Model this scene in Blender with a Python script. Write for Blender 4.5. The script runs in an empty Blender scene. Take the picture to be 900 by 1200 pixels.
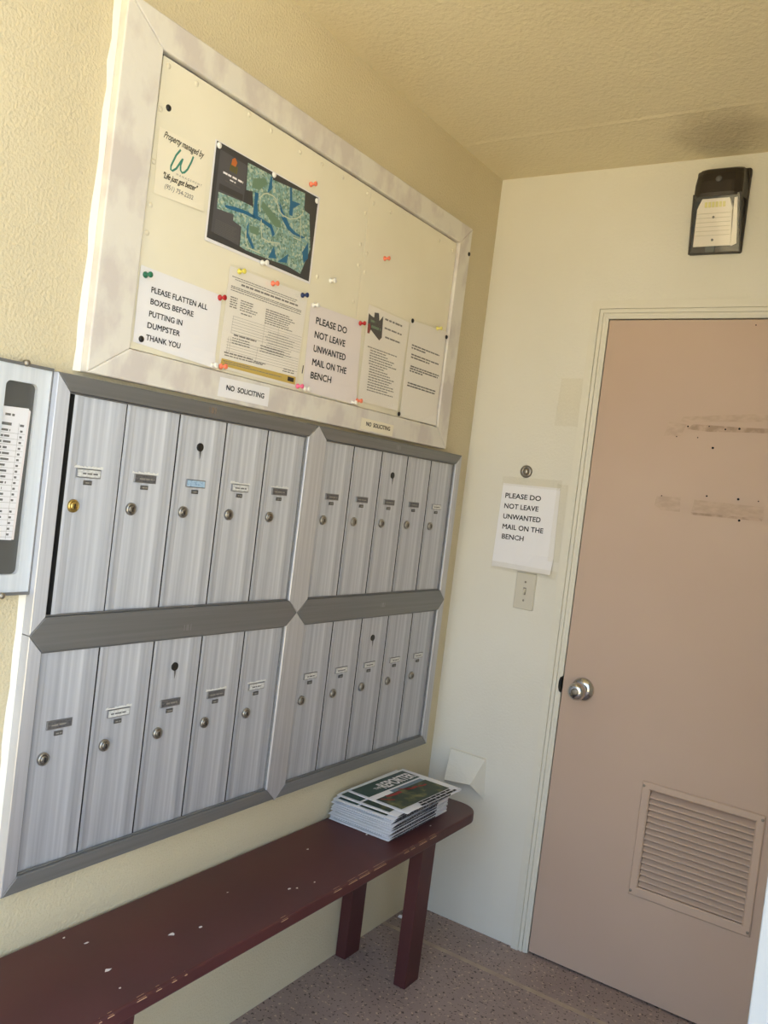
import bpy, bmesh, math, random
from mathutils import Matrix, Vector
PI = math.pi
random.seed(7)
S = bpy.context.scene
COL = S.collection

# ------------------------------------------------------------------ camera
cam_data = bpy.data.cameras.new('camera')
cam = bpy.data.objects.new('camera', cam_data)
COL.objects.link(cam)
cam_data.sensor_fit = 'VERTICAL'
cam_data.sensor_height = 24.0
cam_data.lens = 24.0 * 999.9 / 1200.0
cam_data.clip_start = 0.02
RV = Vector((0.82894111, 0.54601773, 0.12133122))
UV = Vector((-0.11709775, -0.04270541, 0.99220178))
FV = Vector((-0.54694126, 0.83668446, -0.02853718))
m = Matrix((RV, UV, -FV)).transposed().to_4x4()
m.translation = Vector((1.381, -2.5935, 1.4217))
cam.matrix_world = m
S.camera = cam

# ------------------------------------------------------------------ sky, sun, exposure
S.view_settings.view_transform = 'Standard'
S.view_settings.look = 'None'
S.view_settings.gamma = 1.0
S.view_settings.use_curve_mapping = False
S.view_settings.exposure = -0.45
w = bpy.data.worlds.new('sky'); S.world = w
w.use_nodes = True
wn = w.node_tree.nodes; wl = w.node_tree.links
wn.clear()
tc = wn.new('ShaderNodeTexCoord'); sp = wn.new('ShaderNodeSeparateXYZ')
rp = wn.new('ShaderNodeValToRGB'); bg = wn.new('ShaderNodeBackground'); wo = wn.new('ShaderNodeOutputWorld')
wl.new(tc.outputs['Generated'], sp.inputs[0]); wl.new(sp.outputs['Z'], rp.inputs[0])
rp.color_ramp.elements[0].position = 0.0; rp.color_ramp.elements[0].color = (0.66, 0.82, 1.0, 1)
rp.color_ramp.elements[1].position = 0.9; rp.color_ramp.elements[1].color = (0.42, 0.62, 1.0, 1)
wl.new(rp.outputs[0], bg.inputs[0]); bg.inputs[1].default_value = 4.2
wl.new(bg.outputs[0], wo.inputs[0])
sun_d = bpy.data.lights.new('sun', 'SUN'); sun_d.energy = 22.0; sun_d.angle = 0.01; sun_d.color = (1.0, 0.92, 0.62)
sun = bpy.data.objects.new('sun', sun_d); COL.objects.link(sun)
sun.rotation_euler = Vector((0.10, 0.30, 0.95)).to_track_quat('Z', 'Y').to_euler()
sun.location = (0, 8, 12)

# ------------------------------------------------------------------ materials
def lin(c):
    out = []
    for v in c:
        v = v / 255.0
        out.append(v / 12.92 if v <= 0.04045 else ((v + 0.055) / 1.055) ** 2.4)
    return (*out, 1.0)

def mat(name, rgb, rough=0.6, metal=0.0, spec=0.5, rgb2=None, nscale=(8, 8, 8), detail=4, lo=0.35, hi=0.65,
        bump=0.0, bscale=150.0, bdist=0.002, aniso=None, coat=0.0):
    """Principled material; optional second colour through a noise, optional bump, optional brushed anisotropy."""
    mt = bpy.data.materials.new(name); mt.use_nodes = True
    n = mt.node_tree.nodes; l = mt.node_tree.links
    p = n['Principled BSDF']
    p.inputs['Base Color'].default_value = lin(rgb)
    p.inputs['Roughness'].default_value = rough
    p.inputs['Metallic'].default_value = metal
    p.inputs['Specular IOR Level'].default_value = spec
    p.inputs['Coat Weight'].default_value = coat
    t = n.new('ShaderNodeTexCoord')
    if rgb2 is not None:
        mp = n.new('ShaderNodeMapping'); mp.inputs['Scale'].default_value = nscale
        nz = n.new('ShaderNodeTexNoise'); nz.inputs['Scale'].default_value = 1.0; nz.inputs['Detail'].default_value = detail
        r = n.new('ShaderNodeValToRGB')
        r.color_ramp.elements[0].position = lo; r.color_ramp.elements[0].color = lin(rgb)
        r.color_ramp.elements[1].position = hi; r.color_ramp.elements[1].color = lin(rgb2)
        l.new(t.outputs['Object'], mp.inputs[0]); l.new(mp.outputs[0], nz.inputs['Vector'])
        l.new(nz.outputs[0], r.inputs[0]); l.new(r.outputs[0], p.inputs['Base Color'])
    if bump:
        nb = n.new('ShaderNodeTexNoise'); nb.inputs['Scale'].default_value = bscale; nb.inputs['Detail'].default_value = 3
        b = n.new('ShaderNodeBump'); b.inputs['Strength'].default_value = bump; b.inputs['Distance'].default_value = bdist
        l.new(t.outputs['Object'], nb.inputs['Vector']); l.new(nb.outputs[0], b.inputs['Height'])
        l.new(b.outputs[0], p.inputs['Normal'])
    if aniso:
        p.inputs['Anisotropic'].default_value = 0.85
        cx = n.new('ShaderNodeCombineXYZ')
        for k in range(3): cx.inputs[k].default_value = aniso[k]
        l.new(cx.outputs[0], p.inputs['Tangent'])
    return mt

def clear_mat(name, alpha=0.08, rough=0.12, tint=(1, 1, 1, 1)):
    mt = bpy.data.materials.new(name); mt.use_nodes = True
    n = mt.node_tree.nodes; l = mt.node_tree.links
    n.remove(n['Principled BSDF'])
    tr = n.new('ShaderNodeBsdfTransparent'); tr.inputs[0].default_value = tint
    gl = n.new('ShaderNodeBsdfGlossy'); gl.inputs['Roughness'].default_value = rough
    mx = n.new('ShaderNodeMixShader'); mx.inputs[0].default_value = alpha
    l.new(tr.outputs[0], mx.inputs[1]); l.new(gl.outputs[0], mx.inputs[2])
    l.new(mx.outputs[0], n['Material Output'].inputs['Surface'])
    return mt

M = {}
M['stucco'] = mat('stucco_cream_yellow', (215, 203, 172), 0.75, rgb2=(209, 196, 163), nscale=(2, 2, 2), bump=0.7, bscale=170, bdist=0.004)
M['stucco_white'] = mat('stucco_off_white', (228, 224, 212), 0.7, rgb2=(222, 217, 203), nscale=(1.6, 1.6, 1.6), bump=0.3, bscale=120, bdist=0.003)
M['ceiling'] = mat('ceiling_cream', (234, 222, 190), 0.8, rgb2=(226, 213, 180), nscale=(1.5, 1.5, 1.5), bump=0.6, bscale=90, bdist=0.005)
M['ground'] = mat('ground_concrete', (205, 186, 150), 0.9)
M['trim_white'] = mat('door_frame_paint', (224, 219, 204), 0.45, bump=0.1, bscale=60)
M['post_white'] = mat('post_paint_white', (176, 182, 188), 0.5)
M['door'] = mat('door_paint_pink_beige', (197, 172, 153), 0.5, rgb2=(191, 165, 146), nscale=(1.5, 1.5, 1.5))
M['vent'] = mat('vent_paint', (197, 172, 153), 0.5)
M['dark'] = mat('dark_void', (16, 15, 15), 0.9)
M['alu_door'] = mat('brushed_aluminium_door', (178, 181, 189), 0.5, 0.5, rgb2=(212, 214, 220), nscale=(60, 1.2, 1), detail=5, aniso=(0.35, 1, 0.1))
M['alu_vert'] = mat('brushed_aluminium_stile', (190, 190, 194), 0.45, 0.6, rgb2=(206, 206, 210), nscale=(120, 2, 1), aniso=(0.35, 1, 0.1))
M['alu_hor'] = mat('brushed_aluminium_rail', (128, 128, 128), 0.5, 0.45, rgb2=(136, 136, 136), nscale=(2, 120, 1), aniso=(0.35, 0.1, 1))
M['alu_case'] = mat('directory_aluminium', (214, 219, 224), 0.45, 0.3, rgb2=(228, 232, 236), nscale=(90, 2, 1))
M['edge_shade'] = mat('shaded_door_edge', (48, 47, 46), 0.8)  # shade of the gaps between mailbox doors, painted dark onto their side faces
M['rust'] = mat('rusty_stamp', (128, 112, 98), 0.7)
M['alu_tag'] = mat('dark_number_tag', (92, 90, 88), 0.5, 0.3)
M['card_dark'] = mat('dark_name_card', (84, 82, 84), 0.45, 0.2, rgb2=(112, 110, 110), nscale=(180, 300, 1))
M['card_white'] = mat('white_name_card', (226, 226, 222), 0.4, rgb2=(196, 196, 194), nscale=(160, 260, 1))
M['card_blue'] = mat('pale_blue_name_card', (170, 198, 222), 0.4, rgb2=(120, 150, 186), nscale=(150, 220, 1), lo=0.5, hi=0.75)
M['residue'] = mat('white_label_residue', (226, 226, 222), 0.7)
M['holder'] = mat('card_holder_metal', (150, 150, 152), 0.35, 0.8)
M['lock'] = mat('lock_nickel', (172, 168, 160), 0.32, 0.95)
M['lock_dark'] = mat('lock_face_dark', (140, 134, 126), 0.35, 0.9)
M['brass'] = mat('lock_brass', (206, 176, 104), 0.28, 0.95)
M['white_wood'] = mat('white_brushed_paint', (226, 221, 211), 0.5, rgb2=(210, 202, 196), nscale=(16, 9, 9), detail=6, lo=0.45, hi=0.6, bump=0.35, bscale=25, bdist=0.003)
M['board'] = mat('board_cream', (240, 233, 212), 0.55, rgb2=(234, 227, 204), nscale=(4, 4, 4))
M['nail'] = mat('painted_nail', (230, 222, 200), 0.4)
M['caulk'] = mat('white_caulk', (234, 231, 220), 0.6)
M['paper'] = mat('white_paper', (238, 236, 238), 0.6)
M['paper_lilac'] = mat('faded_lilac_paper', (234, 225, 224), 0.6)
M['paper_cream'] = mat('cream_paper', (240, 232, 210), 0.6)
M['paper_warm'] = mat('warm_white_paper', (244, 238, 228), 0.6)
M['ink'] = mat('black_ink', (30, 30, 34), 0.7)
M['ink_grey'] = mat('grey_ink', (104, 102, 100), 0.7)
M['ink_form'] = mat('small_print_ink', (134, 130, 124), 0.7)
M['ink_brown'] = mat('faded_handwriting_ink', (66, 60, 46), 0.7)
M['ink_soft'] = mat('soft_grey_ink', (150, 146, 138), 0.7)
M['teal'] = mat('teal_ink', (70, 138, 120), 0.6)
M['yellow_band'] = mat('yellow_highlight', (206, 178, 92), 0.6)
M['form_green'] = mat('pale_green_print', (196, 206, 190), 0.6)
M['clear'] = clear_mat('clear_plastic', 0.07, 0.15)
M['tape'] = clear_mat('clear_tape', 0.07, 0.2, (0.99, 0.98, 0.95, 1))
M['bench'] = mat('oxblood_bench_paint', (84, 43, 44), 0.45, rgb2=(76, 39, 40), nscale=(5, 5, 5), bump=0.08, bscale=40)
M['chip'] = mat('bare_wood_chip', (196, 158, 122), 0.8)
M['chip_white'] = mat('white_paint_speck', (226, 218, 212), 0.8)
M['news'] = mat('newsprint_white', (240, 240, 242), 0.75, rgb2=(222, 223, 228), nscale=(6, 6, 420))
M['black'] = mat('black_plastic', (34, 31, 28), 0.4)
M['bronze'] = mat('dark_bronze_housing', (52, 45, 38), 0.4, 0.2, bump=0.05)
M['bronze_side'] = mat('bronze_bracket', (88, 92, 86), 0.5, 0.2)
M['reflector'] = mat('white_reflector', (232, 224, 214), 0.4)
M['led'] = mat('led_phosphor', (214, 206, 128), 0.4)
M['cell'] = mat('photocell_lens', (92, 90, 88), 0.2)
M['lens'] = clear_mat('clear_lens', 0.06, 0.05, (0.97, 0.96, 0.93, 1))
M['chrome'] = mat('chrome_knob', (196, 194, 192), 0.14, 1.0)
M['ivory'] = mat('ivory_switch', (206, 200, 184), 0.4)
M['screw'] = mat('screw_steel', (160, 152, 140), 0.35, 0.9)
M['slate'] = mat('slate_grey_print', (84, 83, 88), 0.4)
M['slate_dark'] = mat('dark_slate_print', (66, 65, 66), 0.4)
M['water'] = mat('map_water_blue', (42, 104, 142), 0.5)
M['mapgreen'] = mat('map_green', (108, 136, 112), 0.5)
M['road'] = mat('map_road', (196, 202, 176), 0.5)
M['dirwindow'] = mat('directory_backing_grey', (84, 84, 82), 0.4, rgb2=(76, 77, 75), nscale=(2, 8, 2))
M['orange'] = mat('map_emblem_orange', (190, 106, 50), 0.5)
M['olive'] = mat('map_emblem_olive', (104, 98, 40), 0.5)
M['stain'] = mat('old_tape_residue', (184, 160, 141), 0.7, rgb2=(196, 171, 152), nscale=(30, 60, 1), lo=0.4, hi=0.62)
M['stain_dark'] = mat('old_adhesive_line', (164, 140, 121), 0.7, rgb2=(192, 166, 147), nscale=(40, 40, 1), lo=0.4, hi=0.6)
M['redink'] = mat('red_print', (150, 52, 48), 0.6)
for k, c in dict(green=(38, 112, 84), red=(178, 34, 38), blue=(34, 50, 96), yellow=(226, 212, 92), orange=(244, 132, 100),
                 pink=(240, 110, 150), white=(240, 238, 232), black=(24, 22, 22), palegold=(222, 212, 120)).items():
    M['pin_' + k] = mat('pin_' + k, c, 0.3)

# voronoi parcels for the printed map
def parcel_mat():
    mt = bpy.data.materials.new('map_parcels'); mt.use_nodes = True
    n = mt.node_tree.nodes; l = mt.node_tree.links; p = n['Principled BSDF']; p.inputs['Roughness'].default_value = 0.5
    t = n.new('ShaderNodeTexCoord'); v = n.new('ShaderNodeTexVoronoi'); v.inputs['Scale'].default_value = 210
    l.new(t.outputs['Object'], v.inputs['Vector'])
    r = n.new('ShaderNodeValToRGB'); e = r.color_ramp.elements
    e[0].position = 0.0; e[0].color = lin((92, 122, 110)); e[1].position = 1.0; e[1].color = lin((190, 200, 176))
    x = e.new(0.35); x.color = lin((134, 164, 148)); x = e.new(0.6); x.color = lin((126, 166, 170))
    sx = n.new('ShaderNodeSeparateColor'); l.new(v.outputs['Color'], sx.inputs[0]); l.new(sx.outputs[0], r.inputs[0])
    l.new(r.outputs[0], p.inputs['Base Color']); return mt
M['parcels'] = parcel_mat()

# printed page edges on the side of a newspaper
def edge_mat():
    mt = bpy.data.materials.new('printed_page_edges'); mt.use_nodes = True
    n = mt.node_tree.nodes; l = mt.node_tree.links; p = n['Principled BSDF']; p.inputs['Roughness'].default_value = 0.8
    t = n.new('ShaderNodeTexCoord'); mp = n.new('ShaderNodeMapping'); mp.inputs['Scale'].default_value = (10, 190, 260)
    nz = n.new('ShaderNodeTexNoise'); nz.inputs['Scale'].default_value = 1.0; nz.inputs['Detail'].default_value = 2
    r = n.new('ShaderNodeValToRGB'); r.color_ramp.elements[0].position = 0.54; r.color_ramp.elements[0].color = lin((40, 40, 48))
    r.color_ramp.elements[1].position = 0.66; r.color_ramp.elements[1].color = lin((196, 198, 204))
    l.new(t.outputs['Object'], mp.inputs[0]); l.new(mp.outputs[0], nz.inputs['Vector']); l.new(nz.outputs[0], r.inputs[0])
    l.new(r.outputs[0], p.inputs['Base Color']); return mt
M['edges'] = edge_mat()

# newspaper front photograph: dark foliage blotches
M['newsphoto'] = mat('news_photo_print', (46, 62, 46), 0.5, rgb2=(122, 118, 66), nscale=(26, 20, 1), lo=0.5, hi=0.72)
M['newssky'] = mat('news_sky_print', (112, 134, 150), 0.5)
M['newsgreen'] = mat('news_masthead_print', (46, 74, 66), 0.5, rgb2=(62, 84, 84), nscale=(8, 8, 1))
M['newsgrey'] = mat('news_text_print', (176, 178, 182), 0.7, rgb2=(110, 112, 116), nscale=(300, 60, 1), lo=0.5, hi=0.6)

# sooty patch on the ceiling above the wall light
def soot(mt, centre, radius, rgb):
    n = mt.node_tree.nodes; l = mt.node_tree.links; p = n['Principled BSDF']
    src = p.inputs['Base Color'].links[0].from_socket
    t = n.new('ShaderNodeTexCoord'); nz = n.new('ShaderNodeTexNoise'); nz.inputs['Scale'].default_value = 9
    sc = n.new('ShaderNodeVectorMath'); sc.operation = 'SCALE'; sc.inputs['Scale'].default_value = 0.10
    ad = n.new('ShaderNodeVectorMath'); ad.operation = 'ADD'
    ds = n.new('ShaderNodeVectorMath'); ds.operation = 'DISTANCE'; ds.inputs[1].default_value = tuple(c+0.05 for c in centre)
    mr = n.new('ShaderNodeMapRange'); mr.inputs['From Min'].default_value = 0.02; mr.inputs['From Max'].default_value = radius
    mr.inputs['To Min'].default_value = 0.40; mr.inputs['To Max'].default_value = 0.0; mr.interpolation_type = 'SMOOTHSTEP'
    l.new(t.outputs['Object'], nz.inputs['Vector']); l.new(nz.outputs['Color'], sc.inputs[0])
    l.new(t.outputs['Object'], ad.inputs[0]); l.new(sc.outputs[0], ad.inputs[1]); l.new(ad.outputs[0], ds.inputs[0])
    l.new(ds.outputs['Value'], mr.inputs['Value'])
    mx = n.new('ShaderNodeMix'); mx.data_type = 'RGBA'; mx.inputs[7].default_value = lin(rgb)
    l.new(mr.outputs[0], mx.inputs[0]); l.new(src, mx.inputs[6]); l.new(mx.outputs[2], p.inputs['Base Color'])
soot(M['ceiling'], (0.76, -0.17, 2.505), 0.20, (120, 100, 70))

# terrazzo floor with a pale joint line
def floor_mat():
    mt = bpy.data.materials.new('floor_speckled'); mt.use_nodes = True
    n = mt.node_tree.nodes; l = mt.node_tree.links; p = n['Principled BSDF']; p.inputs['Roughness'].default_value = 0.65
    t = n.new('ShaderNodeTexCoord')
    big = n.new('ShaderNodeTexNoise'); big.inputs['Scale'].default_value = 5; big.inputs['Detail'].default_value = 4
    l.new(t.outputs['Object'], big.inputs['Vector'])
    r = n.new('ShaderNodeValToRGB'); r.color_ramp.elements[0].position = 0.35; r.color_ramp.elements[0].color = lin((168, 150, 143))
    r.color_ramp.elements[1].position = 0.7; r.color_ramp.elements[1].color = lin((155, 137, 131)); l.new(big.outputs[0], r.inputs[0])
    col = r.outputs[0]
    for sc, th, c in ((110, 0.36, (84, 70, 66)), (85, 0.345, (206, 182, 160)), (60, 0.30, (98, 84, 80))):
        nz = n.new('ShaderNodeTexNoise'); nz.inputs['Scale'].default_value = sc; nz.inputs['Detail'].default_value = 1.5
        mp = n.new('ShaderNodeMapping'); mp.inputs['Location'].default_value = (sc, sc * 2, 0)
        l.new(t.outputs['Object'], mp.inputs[0]); l.new(mp.outputs[0], nz.inputs['Vector'])
        cr = n.new('ShaderNodeValToRGB'); cr.color_ramp.elements[0].position = th - 0.03; cr.color_ramp.elements[0].color = (1, 1, 1, 1)
        cr.color_ramp.elements[1].position = th + 0.02; cr.color_ramp.elements[1].color = (0, 0, 0, 1)
        l.new(nz.outputs[0], cr.inputs[0])
        mx = n.new('ShaderNodeMix'); mx.data_type = 'RGBA'
        l.new(cr.outputs[0], mx.inputs[0]); l.new(col, mx.inputs[6]); mx.inputs[7].default_value = lin(c); col = mx.outputs[2]
    l.new(col, p.inputs['Base Color'])
    b = n.new('ShaderNodeBump'); b.inputs['Strength'].default_value = 0.15; b.inputs['Distance'].default_value = 0.002
    nz = n.new('ShaderNodeTexNoise'); nz.inputs['Scale'].default_value = 120; l.new(t.outputs['Object'], nz.inputs['Vector'])
    l.new(nz.outputs[0], b.inputs['Height']); l.new(b.outputs[0], p.inputs['Normal'])
    return mt
M['floor'] = floor_mat()
M['joint'] = mat('floor_joint_line', (188, 170, 148), 0.7, rgb2=(174, 154, 138), nscale=(20, 20, 1))

# ------------------------------------------------------------------ mesh helpers
class MB:
    def __init__(s): s.bm = bmesh.new(); s.mi = 0
    def _f(s, vs):
        try:
            f = s.bm.faces.new(vs); f.material_index = s.mi; return f
        except ValueError: return None
    def box(s, x0, x1, y0, y1, z0, z1):
        c = [(x0,y0,z0),(x1,y0,z0),(x1,y1,z0),(x0,y1,z0),(x0,y0,z1),(x1,y0,z1),(x1,y1,z1),(x0,y1,z1)]
        v = [s.bm.verts.new(p) for p in c]
        for q in ((3,2,1,0),(4,5,6,7),(0,1,5,4),(1,2,6,5),(2,3,7,6),(3,0,4,7)): s._f([v[i] for i in q])
        return s
    def hexa(s, pts):
        v = [s.bm.verts.new(p) for p in pts]
        for q in ((3,2,1,0),(4,5,6,7),(0,1,5,4),(1,2,6,5),(2,3,7,6),(3,0,4,7)): s._f([v[i] for i in q])
        return s
    def stack(s, rings, cap0=True, cap1=True):
        R = [[s.bm.verts.new(p) for p in r] for r in rings]
        n = len(R[0])
        for a, b in zip(R[:-1], R[1:]):
            for i in range(n): s._f([a[i], a[(i+1) % n], b[(i+1) % n], b[i]])
        if cap0: s._f(R[0][::-1])
        if cap1: s._f(R[-1])
        return s
    def prism(s, poly, z0, z1):
        return s.stack([[(p[0], p[1], z0) for p in poly], [(p[0], p[1], z1) for p in poly]])
    def flat(s, poly, z=0.0):
        s._f([s.bm.verts.new((p[0], p[1], z)) for p in poly]); return s
    def lathe(s, prof, seg=20, ox=0, oy=0, oz=0, axis='z'):
        rings = []
        for r, h in prof:
            ring = []
            for k in range(seg):
                a = 2 * PI * k / seg; c, d = r * math.cos(a), r * math.sin(a)
                ring.append((ox + c, oy + d, oz + h))
            rings.append(ring)
        return s.stack(rings)
    def strip(s, pts, wd, z=0.0):
        L, R = [], []
        for i, p in enumerate(pts):
            a = Vector(pts[max(0, i-1)]); b = Vector(pts[min(len(pts)-1, i+1)])
            d = (b - a); d = Vector((-d.y, d.x)).normalized() * wd / 2
            L.append(s.bm.verts.new((p[0]+d.x, p[1]+d.y, z))); R.append(s.bm.verts.new((p[0]-d.x, p[1]-d.y, z)))
        for i in range(len(pts)-1): s._f([R[i], R[i+1], L[i+1], L[i]])
        return s
    def text(s, body, x, y, wd, h, z=0.0, shear=0.0, rise=0.0, heavy=0.0):
        """flat lettering: left x, baseline y, total width wd, capital height h; rise = slope of the baseline"""
        cu = bpy.data.curves.new('t', 'FONT'); cu.body = body; cu.resolution_u = 3
        ob = bpy.data.objects.new('t', cu); COL.objects.link(ob)
        dg = bpy.context.evaluated_depsgraph_get(); dg.update()
        me = bpy.data.meshes.new_from_object(ob.evaluated_get(dg), depsgraph=dg)
        bpy.data.objects.remove(ob)
        xs = [v.co.x for v in me.vertices]; a, b = min(xs), max(xs); k = wd / (b - a); ky = h / 0.72
        for v in me.vertices:
            px = (v.co.x - a) * k; py = v.co.y * ky
            v.co = Vector((x + px + shear * py, y + py + rise * px, z))
        n0 = len(s.bm.faces)
        s.bm.from_mesh(me)
        if heavy:                      # a heavier weight: the same outline again, a hair to the side
            for dx, dy in ((heavy, 0), (0, heavy), (heavy, heavy)):
                m2 = me.copy()
                for v in m2.vertices: v.co = Vector((v.co.x+dx, v.co.y+dy, v.co.z+0.00004*(1+(dy > 0)+(dx*dy > 0))))
                s.bm.from_mesh(m2); bpy.data.meshes.remove(m2)
        s.bm.faces.ensure_lookup_table()
        for f in s.bm.faces[n0:]: f.material_index = s.mi
        bpy.data.meshes.remove(me); return s
    def dashes(s, x0, x1, y, h, z=0.0, fill=0.8, rise=0.0):
        """one unreadable small-print line as separate word marks"""
        x = x0
        while x < x1:
            L = random.uniform(2.0, 6.0) * h; e = min(x + L, x1)
            s.flat([(x, y + rise*(x-x0)), (e, y + rise*(e-x0)), (e, y + h + rise*(e-x0)), (x, y + h + rise*(x-x0))], z)
            x = e + random.uniform(0.5, 1.2) * h * (1.6 - fill)
        return s
    def bend(s, fn):
        for v in s.bm.verts: v.co = Vector(fn(v.co))
        return s
    def build(s, name, mats, parent=None, smooth=False, bevel=0.0, seg=2, loc=None, rot=None):
        bmesh.ops.recalc_face_normals(s.bm, faces=[f for f in s.bm.faces]) if s.closed() else None
        me = bpy.data.meshes.new(name); s.bm.to_mesh(me); s.bm.free()
        for mm in (mats if isinstance(mats, (list, tuple)) else [mats]): me.materials.append(mm)
        o = bpy.data.objects.new(name, me); COL.objects.link(o)
        if smooth:
            for p in me.polygons: p.use_smooth = True
        if bevel:
            b = o.modifiers.new('bevel', 'BEVEL'); b.width = bevel; b.segments = seg; b.limit_method = 'ANGLE'; b.angle_limit = 0.7
        if parent: o.parent = parent
        if loc is not None: o.location = loc
        if rot is not None: o.rotation_euler = rot
        return o
    def closed(s): return all(len(e.link_faces) == 2 for e in s.bm.edges)

def tag(o, label, cat, group=None):
    o['label'] = label; o['category'] = cat
    if group: o['group'] = group
    return o
def empty(name, loc, rot=(0, 0, 0)):
    o = bpy.data.objects.new(name, None); COL.objects.link(o); o.location = loc; o.rotation_euler = rot
    o.empty_display_size = 0.05; return o
def struct(o): o['kind'] = 'structure'; return o
LW = (PI/2, 0, PI/2)      # things on the left wall: local x runs along the wall to the corner, y up, z out of the wall
BW = (PI/2, 0, 0)         # things on the back wall: local x to the right, y up, z out of the wall

# ------------------------------------------------------------------ the setting
H = 2.505
YE = -3.0
struct(MB().box(-0.2, 3.2, YE, 0.2, -0.12, 0).build('floor', M['floor']))
struct(MB().box(-40, 40, -60, YE, -0.14, -0.02).build('ground', M['ground']))
struct(MB().box(-0.2, 0.0, YE, 0.2, 0, H).build('wall_left', M['stucco']))
# back wall with the doorway left open
DX0, DX1, DZ = 0.434, 1.352, 2.03
wb = MB()
wb.box(0.0, DX0-0.034, 0, 0.2, 0, H); wb.box(DX1+0.034, 3.2, 0, 0.2, 0, H); wb.box(DX0-0.034, DX1+0.034, 0, 0.2, DZ+0.034, H)
struct(wb.build('wall_back', M['stucco_white']))
struct(MB().box(-6, 9, -2.75, 6, H, H+0.25).build('ceiling', M['ceiling']))
struct(MB().box(1.40, 1.55, -1.28, 0.0, 0, H).build('wall_right', M['stucco_white']))
# faint ridge where two ceiling slabs meet
rd = MB()
pts = [(0.0, -0.285), (0.12, -0.296), (0.5, -0.304), (0.9, -0.313), (1.4, -0.32)]
rd.stack([[(x, y-0.012, H), (x, y, H-0.002), (x, y+0.004, H-0.0022), (x, y+0.010, H)] for x, y in pts])
struct(rd.build('trim_1', M['ceiling']))
# floor joint line
struct(MB().box(0.0, 3.0, -0.196, -0.178, 0.0, 0.0008).build('trim_2', M['joint']))
# gate post at the right, close to the camera
gp = MB(); gp.box(1.237, 1.262, -1.32, -1.28, 0, H); gp.box(1.262, 1.268, -1.31, -1.285, 0, H); gp.box(1.268, 1.40, -1.316, -1.28, 0, H)
struct(gp.build('trim_3', M['post_white'], bevel=0.002))

# door frame (steel, painted)
df = MB()
def jamb(poly_lr):
    pass
# profile offsets from the door edge outwards: (distance from door edge, height out of wall)
prof = [(0.0005, -0.06), (0.0005, 0.001), (0.010, 0.006), (0.015, 0.006), (0.0155, 0.002), (0.018, 0.002), (0.0185, 0.007), (0.027, 0.007), (0.0275, 0.004), (0.030, 0.004), (0.031, 0.010), (0.055, 0.010), (0.057, 0.0), (0.057, -0.06)]
rings = []
for corner in ((DX0, 0.0, -1, 0), (DX0, DZ, -1, 1), (DX1, DZ, 1, 1), (DX1, 0.0, 1, 0)):
    cx_, cz_, sx_, sz_ = corner
    rings.append([(cx_ + sx_*d, -h, cz_ + sz_*d) for d, h in prof])
df.stack(rings)
struct(df.build('trim_4', M['trim_white']))
struct(MB().box(DX0-0.04, DX1+0.04, 0.07, 0.09, 0, DZ+0.04).build('wall_behind_door', M['dark']))

# door slab with a rectangular cut-out for the louvre
VX0, VX1, VZ0, VZ1 = 0.745, 1.043, 0.329, 0.627
dr = empty('door_1', ((DX0+DX1)/2, 0.0, 0.0), BW); struct(dr)
ox = (DX0+DX1)/2
x0, x1 = DX0+0.003-ox, DX1-0.003-ox
slab = MB()
us = [x0, VX0-ox, VX1-ox, x1]; vs = [0.008, VZ0, VZ1, DZ-0.004]
grid = {}
for zi, zz in enumerate((-0.042, 0.0)):
    for i, u_ in enumerate(us):
        for j, v_ in enumerate(vs): grid[i, j, zi] = slab.bm.verts.new((u_, v_, zz))
for i in range(3):
    for j in range(3):
        if (i, j) == (1, 1): continue
        slab._f([grid[i,j,1], grid[i+1,j,1], grid[i+1,j+1,1], grid[i,j+1,1]])
        slab._f([grid[i,j+1,0], grid[i+1,j+1,0], grid[i+1,j,0], grid[i,j,0]])
for i in range(3):
    slab._f([grid[i,0,0], grid[i+1,0,0], grid[i+1,0,1], grid[i,0,1]]); slab._f([grid[i,3,1], grid[i+1,3,1], grid[i+1,3,0], grid[i,3,0]])
    slab._f([grid[0,i,1], grid[0,i+1,1], grid[0,i+1,0], grid[0,i,0]]); slab._f([grid[3,i,0], grid[3,i+1,0], grid[3,i+1,1], grid[3,i,1]])
slab._f([grid[1,1,1], grid[2,1,1], grid[2,1,0], grid[1,1,0]]); slab._f([grid[1,2,0], grid[2,2,0], grid[2,2,1], grid[1,2,1]])
slab._f([grid[1,1,0], grid[1,2,0], grid[1,2,1], grid[1,1,1]]); slab._f([grid[2,1,1], grid[2,2,1], grid[2,2,0], grid[2,1,0]])
slab.build('door_leaf', M['door'], dr)
# old tape residue and screw holes stay flat on the leaf
st = MB()
st.flat([(0.648-ox,1.676),(0.700-ox,1.680),(0.712-ox,1.716),(0.660-ox,1.720)], 0.0006)
st.flat([(0.690-ox,1.722),(0.950-ox,1.738),(0.990-ox,1.742),(0.985-ox,1.760),(0.930-ox,1.760),(0.700-ox,1.738)], 0.0006)
st.flat([(0.646-ox,1.455),(0.725-ox,1.456),(0.722-ox,1.500),(0.652-ox,1.496)], 0.0006)
st.flat([(0.757-ox,1.458),(0.955-ox,1.458),(0.952-ox,1.496),(0.762-ox,1.497)], 0.0006)
st.build('tape_residue', M['stain'], dr)
st = MB()
st.flat([(0.715-ox,1.702),(0.775-ox,1.698),(0.860-ox,1.702),(1.02-ox,1.706),(1.02-ox,1.718),(0.86-ox,1.716),(0.790-ox,1.717),(0.73-ox,1.718)], 0.0009)
st.flat([(0.757-ox,1.452),(0.952-ox,1.456),(0.952-ox,1.463),(0.757-ox,1.459)], 0.0009)
st.build('adhesive_line', M['stain_dark'], dr)
sh = MB()
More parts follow.
